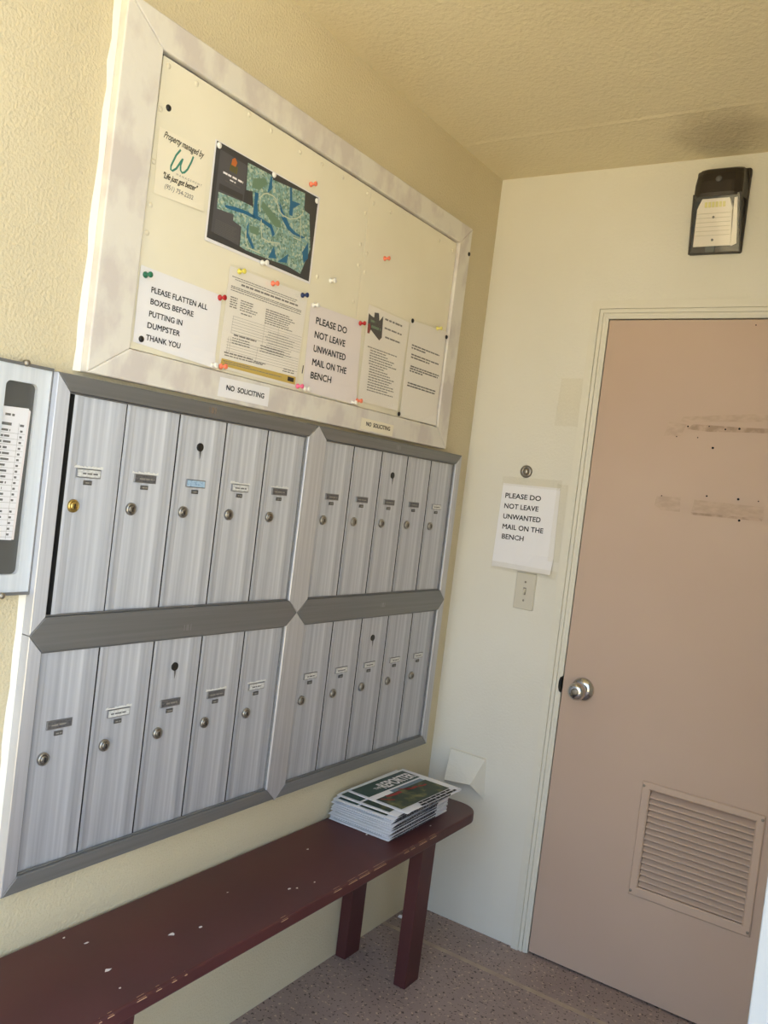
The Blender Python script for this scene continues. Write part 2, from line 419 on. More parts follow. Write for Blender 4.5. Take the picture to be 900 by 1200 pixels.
for x_, z_ in ((.716,1.710),(.776,1.714),(.822,1.708),(.860,1.712),(.687,1.678),(.748,1.679),(.794,1.652),(.666,1.498),(.795,1.511),(.882,1.511),(.936,1.511),(.892,1.451),(.867,2.010)):
    r_ = random.choice((0.0018, 0.0026, 0.0034))
    sh.lathe([(r_, 0.0), (r_, 0.0012)], 10, x_-ox, z_, 0)
sh.build('screw_hole', M['dark'], dr)
# louvre vent in the door
vt = empty('louvre_vent', (0, 0, 0)); vt.parent = dr
fr = MB()
fo = (0.722-ox, 1.065-ox, 0.303, 0.647); fi = (VX0+0.002-ox, VX1-0.002-ox, VZ0+0.002, VZ1-0.002)
def ring_rect(a, z): return [(a[0],a[2],z),(a[1],a[2],z),(a[1],a[3],z),(a[0],a[3],z)]
fr.stack([ring_rect(fi,-0.03), ring_rect(fi,0.004), ring_rect((fi[0]-0.004,fi[1]+0.004,fi[2]-0.004,fi[3]+0.004),0.007),
          ring_rect((fo[0]+0.003,fo[1]-0.003,fo[2]+0.003,fo[3]-0.003),0.007), ring_rect(fo,0.004), ring_rect(fo,0.0)], False, False)
fr.build('vent_frame', M['vent'], vt)
n_s = 16
for k in range(n_s):
    zc = VZ0 + 0.006 + (VZ1-VZ0-0.012)*(k+0.5)/n_s; hh = (VZ1-VZ0)/n_s
    s_ = MB(); a_, b_ = fi[0]+0.0005, fi[1]-0.0005
    sec = [(-hh*0.62, 0.000), (-hh*0.50, 0.0025), (-hh*0.38, 0.0015), (hh*0.55, -0.020), (hh*0.45, -0.0225), (-hh*0.55, -0.002)]
    s_.stack([[(x_, zc+dz, n_) for dz, n_ in sec] for x_ in (a_, b_)])
    s_.build('slat', M['vent'], vt)
for x_, z_ in ((0.728, 0.316), (1.058, 0.634), (0.728, 0.634), (1.058, 0.316)):
    MB().lathe([(0.004, 0.006), (0.004, 0.0085), (0.002, 0.0095)], 12, x_-ox, z_).build('vent_screw', M['screw'], vt, True)
# knob
kb = empty('door_knob', (0.503-ox, 0.872, 0.0)); kb.parent = dr
MB().lathe([(0.036,0.0),(0.036,0.003),(0.033,0.008),(0.022,0.013),(0.014,0.015)], 40).build('rose', M['chrome'], kb, True)
MB().lathe([(0.014,0.013),(0.013,0.030),(0.019,0.036),(0.0255,0.044),(0.0275,0.054),(0.0255,0.064),(0.019,0.070),(0.012,0.0715)], 40).build('knob', M['chrome'], kb, True)
MB().lathe([(0.0115,0.0700),(0.0115,0.0735),(0.006,0.0740)], 24).build('key_cylinder', M['lock_dark'], kb, True)
# latch hole in the frame beside the knob
lh = MB(); lh.prism([(0.4335-ox,0.846),(0.4335-ox,0.898),(0.4275-ox,0.893),(0.4245-ox,0.880),(0.4245-ox,0.862),(0.4285-ox,0.850)], -0.01, 0.0072)
lh.build('latch_hole', M['dark'], dr)

# ------------------------------------------------------------------ notice board
nb = empty('notice_board', (0.0, -0.892, 1.567), LW)
tag(nb, 'white painted wooden notice board frame with cream panels above the mailboxes', 'notice board')
by, bz = -0.892, 1.567
def bl(y, z): return (y-by, z-bz)
o_ = dict(l=-1.580, r=-0.205, b=1.5675, t=2.271); i_ = dict(l=-1.487, r=-0.274, b=1.630, t=2.208)
TH = 0.026
def rail(name, poly):
    q = [bl(*p) for p in poly]
    c = (sum(p[0] for p in q)/4, sum(p[1] for p in q)/4)
    r_ = MB(); r_.prism(q, 0.001, TH); r_.build(name, M['white_wood'], nb, bevel=0.003)
rail('frame_stile', [(o_['l'],o_['b']),(i_['l'],i_['b']),(i_['l'],i_['t']),(o_['l'],o_['t'])])
rail('frame_stile', [(i_['r'],i_['b']),(o_['r'],o_['b']),(o_['r'],o_['t']),(i_['r'],i_['t'])])
rail('frame_rail', [(o_['l'],o_['t']),(i_['l'],i_['t']),(i_['r'],i_['t']),(o_['r'],o_['t'])])
rail('frame_rail', [(o_['l'],o_['b']),(o_['r'],o_['b']),(i_['r'],i_['b']),(i_['l'],i_['b'])])
a, b = bl(i_['l']-0.004, i_['b']-0.004), bl(i_['r']+0.004, i_['t']+0.004)
MB().box(a[0], b[0], a[1], b[1], 0.001, 0.008).build('backing', M['dark'], nb)
BF = 0.0165
pl = MB(); pl.prism([bl(-1.4835,1.632),bl(-0.7590,1.632),bl(-0.7555,2.204),bl(-1.4780,2.203)], 0.009, BF); pl.build('panel', M['board'], nb, bevel=0.0008)
pl = MB(); pl.prism([bl(-0.7570,1.632),bl(-0.2760,1.632),bl(-0.2770,2.205),bl(-0.7535,2.204)], 0.009, BF-0.001); pl.build('panel', M['board'], nb, bevel=0.0008)
for p in ((-1.464,2.189),(-1.389,2.189),(-1.232,2.194),(-1.159,2.189),(-1.053,2.183),(-0.968,2.186),(-1.472,2.102),(-1.474,1.999),(-1.470,1.916),(-1.471,1.861),
          (-0.882,2.187),(-0.771,2.187),(-0.738,2.171),(-0.770,2.133),(-0.655,2.176),(-0.775,2.05),(-0.742,2.036),(-0.773,1.995),(-0.742,1.986),(-0.776,1.898),(-0.936,1.921),(-0.300,2.175),(-0.385,2.180)):
    q = bl(*p); MB().lathe([(0.0058,0),(0.0050,0.0016),(0.0026,0.0024)], 12, q[0], q[1], BF-0.0005).build('nail_head', M['nail'], nb, True)
# thick white sealant along the outer left edge and down beside the mailboxes
sl = MB(); sl.stack([[(x0_, y_, 0.0005), (x1_, y_, 0.0005), (x1_, y_, 0.008)] for x0_, x1_, y_ in
    [(-0.697+random.uniform(-0.004,0.002), -0.6885, 0.001+0.7035*k/16) for k in range(17)]])
sl.build('sealant', M['caulk'], nb)

# ------------------------------------------------------------------ mailboxes
PW, GAP, A0 = 0.1407, 0.0749, -1.6132
ZT1, ZB1, ZT2, ZB2 = 1.5257, 1.1088, 1.0429, 0.6213
OL, OR, OT, OB = -1.641, -0.096, 1.558, 0.589
CY = A0 + 5*PW + GAP/2; CZ = 0.5*(ZB1+ZT2)
mf = empty('mailbox_trim_frame', (0.0, CY, OB), LW)
tag(mf, 'grey aluminium trim frame around and between the four groups of mailboxes', 'mailbox frame')
def frame_piece(name, poly, mt):
    q = [(p[0]-CY, p[1]-OB) for p in poly]
    cx_ = sum(p[0] for p in q)/len(q); cy_ = sum(p[1] for p in q)/len(q)
    def inset(d):
        out = []; n = len(q)
        for i in range(n):
            p0, p1, p2 = Vector(q[i-1]), Vector(q[i]), Vector(q[(i+1) % n])
            e1 = (p1-p0).normalized(); e2 = (p2-p1).normalized()
            n1 = Vector((-e1.y, e1.x)); n2 = Vector((-e2.y, e2.x))
            k = (n1+n2); k = k / max(0.35, k.length_squared) * 2 * d
            out.append((p1.x+k.x, p1.y+k.y))
        return out
    f = MB()
    r0, r1, r2 = inset(0.0004), inset(0.0004), inset(0.0016)
    f.stack([[(p[0],p[1],0.0) for p in r0], [(p[0],p[1],0.0275) for p in r1], [(p[0],p[1],0.0290) for p in r2]])
    f.build(name, mt, mf, bevel=0.0)
li, ri = A0+0.002, A0+10*PW+GAP            # inner left / inner right
cl, cr = A0+5*PW, A0+5*PW+GAP              # centre stile edges
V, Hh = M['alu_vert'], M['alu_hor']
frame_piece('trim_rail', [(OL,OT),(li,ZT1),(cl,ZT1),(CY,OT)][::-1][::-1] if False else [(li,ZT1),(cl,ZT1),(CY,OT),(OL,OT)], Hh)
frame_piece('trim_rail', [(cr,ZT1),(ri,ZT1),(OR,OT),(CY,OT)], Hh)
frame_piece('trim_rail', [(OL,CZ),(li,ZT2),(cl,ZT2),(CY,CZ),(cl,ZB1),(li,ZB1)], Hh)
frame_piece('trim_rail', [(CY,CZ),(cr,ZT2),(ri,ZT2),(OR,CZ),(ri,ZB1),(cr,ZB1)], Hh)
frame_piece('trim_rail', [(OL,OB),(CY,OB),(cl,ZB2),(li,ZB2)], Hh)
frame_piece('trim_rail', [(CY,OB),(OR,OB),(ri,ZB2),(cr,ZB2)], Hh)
frame_piece('trim_stile', [(OL,CZ),(li,ZB1),(li,ZT1),(OL,OT)], V)
frame_piece('trim_stile', [(OL,OB),(li,ZB2),(li,ZT2),(OL,CZ)], V)
frame_piece('trim_stile', [(CY,CZ),(cr,ZB1),(cr,ZT1),(CY,OT),(cl,ZT1),(cl,ZB1)], V)
frame_piece('trim_stile', [(CY,OB-0.004),(cr,ZB2),(cr,ZT2),(CY,CZ),(cl,ZT2),(cl,ZB2)], V)
frame_piece('trim_stile', [(OR,CZ),(OR,OT),(ri,ZT1),(ri,ZB1)], V)
frame_piece('trim_stile', [(OR,OB),(OR,CZ),(ri,ZT2),(ri,ZB2)], V)
for y_, z_ in ((-1.262, 1.5365), (-0.500, 1.5365), (-1.262, 1.0580), (-0.480, 1.0700)):
    stp = MB(); u_ = y_-CY; v_ = z_-OB
    for du, ww in ((0.0, 0.003), (0.007, 0.008), (0.019, 0.003)): stp.box(u_+du, u_+du+ww, v_, v_+0.013, 0.0285, 0.02915)
    stp.build('rail_stamp', M['rust'] if y_ < -1.2 and z_ > 1.3 else M['holder'], mf)
# narrow inner lip around each of the four openings
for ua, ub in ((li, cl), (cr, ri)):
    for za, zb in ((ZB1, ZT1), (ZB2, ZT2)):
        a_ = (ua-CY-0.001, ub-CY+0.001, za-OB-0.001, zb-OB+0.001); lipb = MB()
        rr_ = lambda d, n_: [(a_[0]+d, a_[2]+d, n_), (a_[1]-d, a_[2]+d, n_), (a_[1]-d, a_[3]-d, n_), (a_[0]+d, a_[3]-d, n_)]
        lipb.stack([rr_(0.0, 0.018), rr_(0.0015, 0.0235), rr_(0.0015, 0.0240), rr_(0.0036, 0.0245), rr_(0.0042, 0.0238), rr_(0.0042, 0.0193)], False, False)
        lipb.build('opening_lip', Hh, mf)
sl = MB(); sl.stack([[(x0_, y_, 0.0005), (x1_, y_, 0.0005), (x1_, y_, 0.006)] for x0_, x1_, y_ in
    [(OL-CY-0.010+random.uniform(-0.003,0.003), OL-CY+0.0002, 0.002+0.560*k/16) for k in range(17)]])
sl.build('sealant', M['caulk'], mf)

def door_profile(u0, u1):
    W_ = u1-u0
    return [(u0,0.002),(u0+0.0003,0.0186),(u0+0.007,0.0192),(u0+0.013,0.0182),(u0+0.024,0.0163),(u0+0.034,0.0165),(u0+0.055,0.0170),(u0+0.075,0.0172),
            (u0+0.092,0.0180),(u0+0.104,0.0190),(u0+0.114,0.0190),(u0+0.124,0.0180),(u1-0.010,0.0176),(u1-0.0015,0.0176),(u1-0.0006,0.0172),(u1-0.0002,0.002)]
def mailbox_door(parent, u, h, card, lockm, ajar=False, hole=False, residue=False, first=False):
    d = empty('mailbox_door', (u+PW, 0, 0)); d.parent = parent      # hinged on its right edge
    u0 = -PW + (0.0150 if ajar else 0.0009); u1 = -0.0007
    if ajar: d.rotation_euler = (0, 0.035, 0)
    pr = door_profile(u0, u1)
    b_ = MB(); b_.stack([[(p[0], y_, p[1]) for p in pr] for y_ in (-h+0.0015, -0.0015)])
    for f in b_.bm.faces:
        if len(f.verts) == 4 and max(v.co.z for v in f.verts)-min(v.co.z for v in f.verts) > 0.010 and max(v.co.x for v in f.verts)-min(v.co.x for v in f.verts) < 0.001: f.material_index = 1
    b_.build('door_face', [M['alu_door'], M['edge_shade']], d)
    c = -PW
    Z = 0.0190
    hb = MB(); hb.box(c+0.0375, c+0.0935, -0.1545, -0.1375, Z-0.003, Z+0.0010); hb.build('card_holder', M['holder'], d, bevel=0.0006)
    cd = MB(); cd.box(c+0.0395, c+0.0915, -0.1527, -0.1392, Z+0.0010, Z+0.0016)
    mt_ = M['card_'+card]
    ca = cd.build('name_card', mt_, d)
    ca['label'] = {'white': 'white name card', 'dark': 'dark grey name card', 'blue': 'pale blue name card'}[card]
    if card != 'blue':
        pk = MB(); pk.dashes(c+0.044+random.uniform(0,0.008), c+0.080+random.uniform(0,0.008), -0.1478, 0.0028, Z+0.0019); 
        pk.build('name_print', M['ink_grey'] if card == 'white' else M['ink_soft'], d)
    if residue:
        rs = MB()
        for k in range(9): 
            x_ = c+0.030+k*0.0075; rs.flat([(x_,-0.1365),(x_+0.008,-0.1365),(x_+0.0075,-0.1365+random.uniform(0.002,0.006)),(x_+0.001,-0.1365+random.uniform(0.002,0.006))], Z+0.0004)
        rs.build('label_residue', M['residue'], d)
    tg = MB(); tg.box(c+0.0560, c+0.0745, -0.1680, -0.1595, Z-0.002, Z+0.0010); tg.build('number_tag', M['alu_tag'], d, bevel=0.0005)
    pk = MB(); pk.dashes(c+0.0590, c+0.0720, -0.1650, 0.0024, Z+0.0012); pk.build('number_print', M['ink_soft'], d)
    lk = empty('lock', (c+0.0375, -0.2090, Z-0.002)); lk.parent = d
    R = 0.0125
    MB().lathe([(R,0.0),(R,0.004),(R*0.93,0.0058),(R*0.72,0.0064),(R*0.68,0.0052),(R*0.66,0.0052)], 28).build('lock_ring', M[lockm], lk, True)
    MB().lathe([(R*0.66,0.0),(R*0.66,0.0068),(R*0.5,0.0078)], 24).build('lock_plug', M[lockm] if lockm == 'brass' else M['lock_dark'], lk, True)
    MB().box(-0.0012, 0.0012, -0.0045, 0.0045, 0.0070, 0.0082).build('keyway', M['dark'], lk)
    if hole:
        ph = empty('postal_lock_hole', (c+0.0665, -0.0660, 0)); ph.parent = d
        MB().lathe([(0.0092,Z-0.003),(0.0092,Z+0.0008),(0.0080,Z+0.0012)], 24).build('hole_plug', M['black'], ph)
        sm = MB(); sm.prism([(-0.002,-0.008),(0.004,-0.008),(0.0035,-0.018),(0.0015,-0.027),(0.0005,-0.018)], Z, Z+0.0004); sm.build('drip_mark', M['ink_grey'], ph)
def mailbox_unit(label, u_start, ztop, zbot, cards, locks, holeat, ajar=False, residues=()):
    root = empty('mailbox_group', (0.0, u_start, ztop), LW)
    tag(root, label, 'mailbox', 'groups of five vertical mailboxes')
    h = ztop-zbot
    hs = MB(); hs.box(0.0, 5*PW, -h, 0, 0.0, 0.0018); hs.build('housing', M['dark'], root)
    for i in range(5):
        mailbox_door(root, i*PW, h, cards[i], locks[i], ajar and i == 0, i == holeat, i in residues)
lk5 = ['lock']*5
mailbox_unit('upper left group of five tall aluminium mailboxes, its first door with a brass lock', A0, ZT1, ZB1, ['white','dark','blue','white','dark'], ['brass']+lk5[1:], 2, True, (0,1,3,4))
mailbox_unit('lower left group of five tall aluminium mailboxes directly above the left of the bench', A0, ZT2, ZB2, ['dark','white','dark','dark','white'], lk5, 2, False, (1,3,4))
mailbox_unit('upper right group of five tall aluminium mailboxes below the small right NO SOLICITING label', A0+5*PW+GAP, ZT1, ZB1, ['dark','dark','dark','dark','white'], lk5, 2)
mailbox_unit('lower right group of five tall aluminium mailboxes just above the stack of newspapers', A0+5*PW+GAP, ZT2, ZB2, ['white','white','white','white','white'], lk5, 2)

# ------------------------------------------------------------------ tenant directory at the left edge
dy, dz = -1.6986, 1.154
dc = empty('tenant_directory', (0.0, dy, dz), LW)
tag(dc, 'narrow aluminium directory case with a rounded dark window left of the mailboxes', 'directory')
hw, hh = 0.0575, 0.404
def rrect(x0, x1, y0, y1, r, n=6):
    out = []
    for cx_, cy_, a0 in ((x1-r,y0+r,-PI/2),(x1-r,y1-r,0),(x0+r,y1-r,PI/2),(x0+r,y0+r,PI)):
        for k in range(n+1):
            a = a0 + PI/2*k/n; out.append((cx_+r*math.cos(a), cy_+r*math.sin(a)))
    return out
inn = rrect(-0.0305, 0.0315, 0.033, 0.374, 0.010)
outr = rrect(-hw, hw, 0.0, hh, 0.0015)
cs = MB()
cs.stack([[(p[0],p[1],0.0008) for p in inn],[(p[0],p[1],0.0125) for p in inn],[(p[0],p[1],0.0125) for p in outr],[(p[0],p[1],0.0008) for p in outr]], False, False)
cs.build('case_front', M['alu_case'], dc)
MB().box(-hw+0.003, hw-0.003, 0.003, hh-0.003, 0.0, 0.004).build('backing', M['dirwindow'], dc)
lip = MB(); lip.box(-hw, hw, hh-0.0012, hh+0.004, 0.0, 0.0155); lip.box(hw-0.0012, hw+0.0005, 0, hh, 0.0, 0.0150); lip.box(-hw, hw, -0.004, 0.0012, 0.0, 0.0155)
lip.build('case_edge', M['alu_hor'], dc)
for v_ in (0.408, -0.004):
    MB().lathe([(0.006,0.010),(0.006,0.0175),(0.0035,0.0195)], 16, 0.003, v_, 0).build('case_screw', M['screw'], dc, True)
g_ = MB(); g_.flat(rrect(-0.031, 0.032, 0.0325, 0.3745, 0.010), 0.0105); g_.build('window_pane', M['clear'], dc)
# the list inside
dl = empty('resident_list', (0.0055, dy, 1.250), LW)
tag(dl, 'white printed list of residents behind the window of the directory case', 'paper')
MB().prism([(-0.046,0.0),(0.0155,-0.002),(0.0225,0.234),(-0.040,0.232)], 0.0, 0.0006).build('list_sheet', M['paper'], dl)
MB().prism([(0.0152,-0.001),(0.0205,-0.001),(0.0265,0.230),(0.0222,0.232)], -0.0004, 0.0003).build('second_sheet', M['paper_lilac'], dl)
pr_, ln_ = MB(), MB()
pr_.dashes(-0.022, -0.004, 0.217, 0.004, 0.0009); pr_.dashes(-0.028,-0.008,0.200,0.005,0.0009); pr_.dashes(0.008,0.016,0.200,0.004,0.0009)
for k in range(19):
    v_ = 0.190-k*0.0102; ln_.flat([(-0.045,v_-0.003),(0.019-0.003*k/19,v_-0.003),(0.019-0.003*k/19,v_-0.0025),(-0.045,v_-0.0025)],0.0008)
    if k in (13,): continue
    e_ = random.uniform(-0.012, -0.004); pr_.dashes(-0.040-0.0003*k, e_-0.0003*k, v_, 0.0036, 0.0009)
    pr_.dashes(0.0095-0.0003*k, 0.0145-0.0003*k, v_, 0.0036, 0.0009)
ln_.flat([(0.0035,-0.0005),(0.0040,-0.0005),(0.0065,0.206),(0.0060,0.206)],0.0008)
pr_.build('list_print', M['ink_grey'], dl); ln_.build('list_ruling', M['ink_soft'], dl)

# ------------------------------------------------------------------ papers on the notice board
def sheet_thing(name, label, cat, corners, x, m_paper, rot=LW, curl=0.0, nx=10, ny=10, group=None, sheet_name='sheet'):
    """corners: bottom-left, bottom-right, top-right, top-left as (along, up) on the wall"""
    cx_ = sum(c[0] for c in corners)/4; cz_ = min(c[1] for c in corners)
    loc = (x, cx_, cz_) if rot is LW else (cx_, -x, cz_)
    root = empty(name, loc, rot); tag(root, label, cat, group)
    P = [Vector((c[0]-cx_, c[1]-cz_)) for c in corners]
    wd = (P[1]-P[0]).length; hh_ = (P[3]-P[0]).length
    def bend(co):
        u_ = co[0]/wd+0.5; v_ = co[1]/hh_
        k = curl*(max(0, 0.18-v_)*max(0, u_-0.3)*22 + max(0, v_-0.9)*max(0, 0.4-u_)*8 + 0.25*math.sin(u_*9)*math.sin(v_*PI))
        return (co[0], co[1], co[2]+abs(k)*0.01)
    sm = MB(); g = {}
    for i in range(nx+1):
        for j in range(ny+1):
            a_, b_ = i/nx, j/ny
            p = P[0]*(1-a_)*(1-b_)+P[1]*a_*(1-b_)+P[2]*a_*b_+P[3]*(1-a_)*b_
            g[i,j] = sm.bm.verts.new((p.x, p.y, 0))
    for i in range(nx):
        for j in range(ny): sm._f([g[i,j], g[i+1,j], g[i+1,j+1], g[i,j+1]])
    sm.bend(bend); o = sm.build(sheet_name, m_paper, root)
    sd = o.modifiers.new('thickness', 'SOLIDIFY'); sd.thickness = 0.0003; sd.offset = -1
    def part(nm, mb, mt): mb.bend(bend); return mb.build(nm, mt, root)
    return root, (lambda y, z: (y-cx_, z-cz_)), part
T = 0.0004
# flatten boxes
r_, L, part = sheet_thing('paper_notice', 'white notice asking to flatten all boxes, lowest left on the notice board', 'notice',
    [(-1.476,1.646),(-1.252,1.634),(-1.252,1.793),(-1.478,1.796)], 0.0180, M['paper'], curl=0.2)
mb = MB()
for s_, y_, z_, wd_ in (('PLEASE FLATTEN ALL',-1.446,1.7505,.154),('BOXES BEFORE',-1.445,1.7275,.116),('PUTTING IN',-1.445,1.7030,.088),('DUMPSTER',-1.446,1.6800,.086),('THANK YOU',-1.446,1.6555,.091)):
    p = L(y_, z_); mb.text(s_, p[0], p[1], wd_, 0.0115, T, rise=0.01, heavy=0.0005)
part('lettering', mb, M['ink'])
# handwritten management card
r_, L, part = sheet_thing('paper_card', 'cream card with a teal letter W and handwriting, left of the dark map poster', 'card',
    [(-1.467,1.940),(-1.334,1.948),(-1.338,2.074),(-1.471,2.068)], 0.0178, M['paper_cream'], curl=0.1)
mb = MB()
p = L(-1.458,2.0525); mb.text('Property managed by', p[0], p[1], .106, .0135, T, shear=0.3, rise=0.0, heavy=0.0004)
part('handwriting', mb, M['ink_brown']); mb = MB()
p = L(-1.451,1.9765); mb.text('"Life just got better"', p[0], p[1], .091, .0120, T, shear=0.3, rise=0.05, heavy=0.0006)
part('handwriting', mb, M['ink_brown'])
mb = MB()
p = L(-1.442,1.9590); mb.text('(951) 754-2202', p[0], p[1], .076, .0095, T, shear=0.15, rise=0.03)
part('phone_number', mb, M['ink_grey'])
mb = MB(); p = L(-1.416,1.9935); mb.text('M A N A G E M E N T', p[0], p[1], .070, .0045, T, rise=0.03); part('small_print', mb, M['ink_soft'])
mb = MB(); wp = [(-1.412,2.046),(-1.422,2.031),(-1.432,2.006),(-1.4315,1.999),(-1.427,1.998),(-1.418,2.006),(-1.408,2.024),(-1.404,2.031),(-1.408,2.017),(-1.4065,2.007),(-1.402,2.0035),(-1.396,2.0065),(-1.389,2.015),(-1.381,2.033),(-1.377,2.046)]
mb.strip([L(*q) for q in wp], 0.0042, T); lg = part('letter_emblem', mb, M['teal']); lg['label'] = 'teal brush letter W'
# map poster
r_, L, part = sheet_thing('map_poster', 'dark grey printed map poster with green parcels and blue water', 'poster',
    [(-1.322,1.893),(-0.963,1.895),(-0.964,2.107),(-1.323,2.104)], 0.0182, M['paper'])
def poly(mb, pts, z): mb.flat([L(*q) for q in pts], z)
mb = MB(); poly(mb, [(-1.317,1.900),(-0.970,1.900),(-0.971,2.1035),(-1.319,2.102)], 0.0009); part('poster_print', mb, M['slate_dark'])
mb = MB(); poly(mb, [(-1.307,1.916),(-1.222,1.911),(-1.222,2.086),(-1.307,2.089)], 0.0011); part('title_block', mb, M['slate'])
mp_poly = [(-1.222,2.093),(-1.144,2.095),(-1.137,2.087),(-1.095,2.090),(-1.022,2.097),(-1.018,2.058),(-0.997,2.055),(-0.979,1.976),(-1.005,1.909),(-1.057,1.914),(-1.121,1.910),(-1.198,1.908),(-1.218,1.911),(-1.220,1.953),(-1.247,1.958),(-1.247,1.971),(-1.298,1.967),(-1.299,2.002),(-1.215,2.007),(-1.190,2.007),(-1.198,2.038),(-1.218,2.035)]
mb = MB(); poly(mb, mp_poly, 0.0013); part('map_area', mb, M['parcels'])
mb = MB()
for q in ([(-1.163,2.03),(-1.095,2.004),(-1.093,1.991),(-1.114,1.988),(-1.166,2.015)], [(-1.2,2.067),(-1.162,2.081),(-1.155,2.07),(-1.177,2.049),(-1.202,2.046)], [(-1.197,1.964),(-1.163,1.968),(-1.165,1.951),(-1.19,1.95)]): poly(mb, q, 0.0015)
part('map_green', mb, M['mapgreen'])
mb = MB()
for q in ([(-1.191,2.04),(-1.178,2.041),(-1.179,2.017),(-1.172,1.993),(-1.156,1.991),(-1.124,1.988),(-1.111,1.971),(-1.117,1.962),(-1.128,1.979),(-1.16,1.984),(-1.189,1.985),(-1.189,2.014)],
          [(-1.277,1.982),(-1.245,1.988),(-1.207,1.991),(-1.176,1.988),(-1.181,1.983),(-1.215,1.983),(-1.248,1.979),(-1.274,1.977)],
          [(-1.078,2.091),(-1.07,2.092),(-1.065,2.064),(-1.034,2.067),(-1.059,2.048),(-1.058,2.03),(-1.07,2.03),(-1.071,2.054)],
          [(-1.098,2.017),(-1.076,2.018),(-1.062,2.004),(-1.038,1.997),(-1.003,1.997),(-1.014,1.991),(-1.048,1.991),(-1.072,1.997)],
          [(-1.109,1.944),(-1.096,1.919),(-1.124,1.913)], [(-1.056,1.942),(-1.058,1.92),(-1.09,1.914)], [(-1.008,1.96),(-0.990,1.990),(-0.984,1.952),(-0.998,1.937)],
          [(-1.198,1.97),(-1.197,1.947),(-1.172,1.921),(-1.179,1.917),(-1.201,1.939),(-1.203,1.962)], [(-1.109,2.049),(-1.092,2.03),(-1.076,2.018),(-1.083,2.015),(-1.1,2.027)],
          [(-1.146,2.091),(-1.141,2.091),(-1.137,2.066),(-1.151,2.051),(-1.15,2.058)]): poly(mb, q, 0.0017)
part('map_water', mb, M['water'])
mb = MB()
for q in ([(-1.17,2.007),(-1.172,2.034),(-1.163,2.045),(-1.151,2.051),(-1.133,2.052),(-1.119,2.048),(-1.112,2.038),(-1.108,2.027),(-1.09,2.021),(-1.065,2.021),(-1.042,2.030),(-1.024,2.045),(-1.021,2.057)],
          [(-1.161,1.989),(-1.158,1.970),(-1.152,1.950),(-1.128,1.948),(-1.105,1.953),(-1.092,1.956),(-1.084,1.944)], [(-1.028,2.033),(-1.024,2.01),(-1.019,1.985),(-1.047,1.984)],
          [(-1.205,1.95),(-1.203,1.93),(-1.19,1.915),(-1.15,1.915)]): mb.strip([L(*c) for c in q], 0.0028, 0.0019)
part('map_road', mb, M['road'])
mb = MB(); poly(mb, [(-1.271,2.070),(-1.258,2.070),(-1.254,2.080),(-1.262,2.088),(-1.270,2.082)], 0.0014); part('emblem_top', mb, M['orange'])
mb = MB()
for k in range(4): poly(mb, [(-1.274+k*0.006,2.056),(-1.270+k*0.006,2.056),(-1.2695+k*0.006,2.072),(-1.273+k*0.006,2.072)], 0.0013)
part('emblem_base', mb, M['olive'])
mb = MB(); p = L(-1.292,2.044); mb.dashes(p[0], p[0]+0.062, p[1], 0.0042, 0.0014); p = L(-1.270,2.036); mb.dashes(p[0], p[0]+0.018, p[1], 0.003, 0.0014); part('poster_title', mb, M['paper'])
mb = MB()
p = L(-1.283,2.0305); mb.dashes(p[0], p[0]+0.046, p[1], 0.002, 0.0014); part('subtitle_print', mb, M['ink_grey']); mb = MB()
for k in range(9): p = L(-1.298,1.943-k*0.0035); mb.dashes(p[0], p[0]+0.066-0.004*(k % 3), p[1], 0.0014, 0.0014)
part('legend_print', mb, M['ink_grey'])
mb = MB(); poly(mb, [(-1.299,2.0075),(-1.226,2.0085),(-1.226,2.021),(-1.299,2.020)], 0.0014); part('legend_box', mb, M['slate_dark'])
# inspection style form in a clear sleeve
r_, L, part = sheet_thing('paper_form', 'printed form with a yellow band at its foot, sleeved, below the map poster', 'form',
    [(-1.241,1.6385),(-0.974,1.639),(-0.967,1.868),(-1.240,1.862)], 0.0192, M['paper_warm'])
mb = MB(); gl_ = MB(); bx_ = MB()
def dl_(y0, y1, z, h=0.0022): p = L(y0, z); q = L(y1, z); mb.dashes(p[0], q[0], p[1], h, T, rise=0.012)
dl_(-1.230,-1.005,1.841,0.0018); dl_(-1.22,-1.01,1.8365,0.0016)
dl_(-1.199,-1.000,1.8285,0.0042)
for z in (1.820,1.8165,1.8115): dl_(-1.230,-0.985,z,0.0018)
for k in range(5):
    dl_(-1.228,-1.205,1.796-k*0.0052,0.0026); dl_(-1.195,-1.150+random.uniform(-0.01,0.015),1.796-k*0.0052,0.0022)
for k in range(7): dl_(-1.110,-0.990+random.uniform(-0.05,0.01),1.797-k*0.0052,0.0022)
dl_(-1.190,-1.155,1.768,0.0026)
for k in range(8): dl_(-1.105+random.uniform(0,0.02),-0.985+random.uniform(-0.04,0),1.7485-k*0.0062,0.0012)
dl_(-1.205,-1.130,1.7165,0.0034)
for k in range(3): dl_(-1.208,-1.150,1.710-k*0.0055,0.0022); dl_(-1.115,-1.03,1.712-k*0.0062,0.0022)
dl_(-1.228,-1.135,1.6735,0.0032); dl_(-1.226,-1.100,1.668,0.0026); dl_(-1.130,-1.09,1.6725,0.002)
dl_(-1.025,-0.985,1.6745,0.0024); dl_(-1.028,-0.985,1.669,0.0024)
dl_(-1.228,-1.14,1.6555,0.0018); dl_(-1.222,-1.03,1.6515,0.0018)
part('form_print', mb, M['ink_form'])
for k in range(7):
    z = 1.758-k*0.0062; p = L(-1.214,z); q = L(-0.972,z+0.004); gl_.strip([p,q], 0.0006, T)
for k in range(6):
    z = 1.705-k*0.0062; p = L(-1.224,z); q = L(-0.974,z+0.003); gl_.strip([p,q], 0.0006, T)
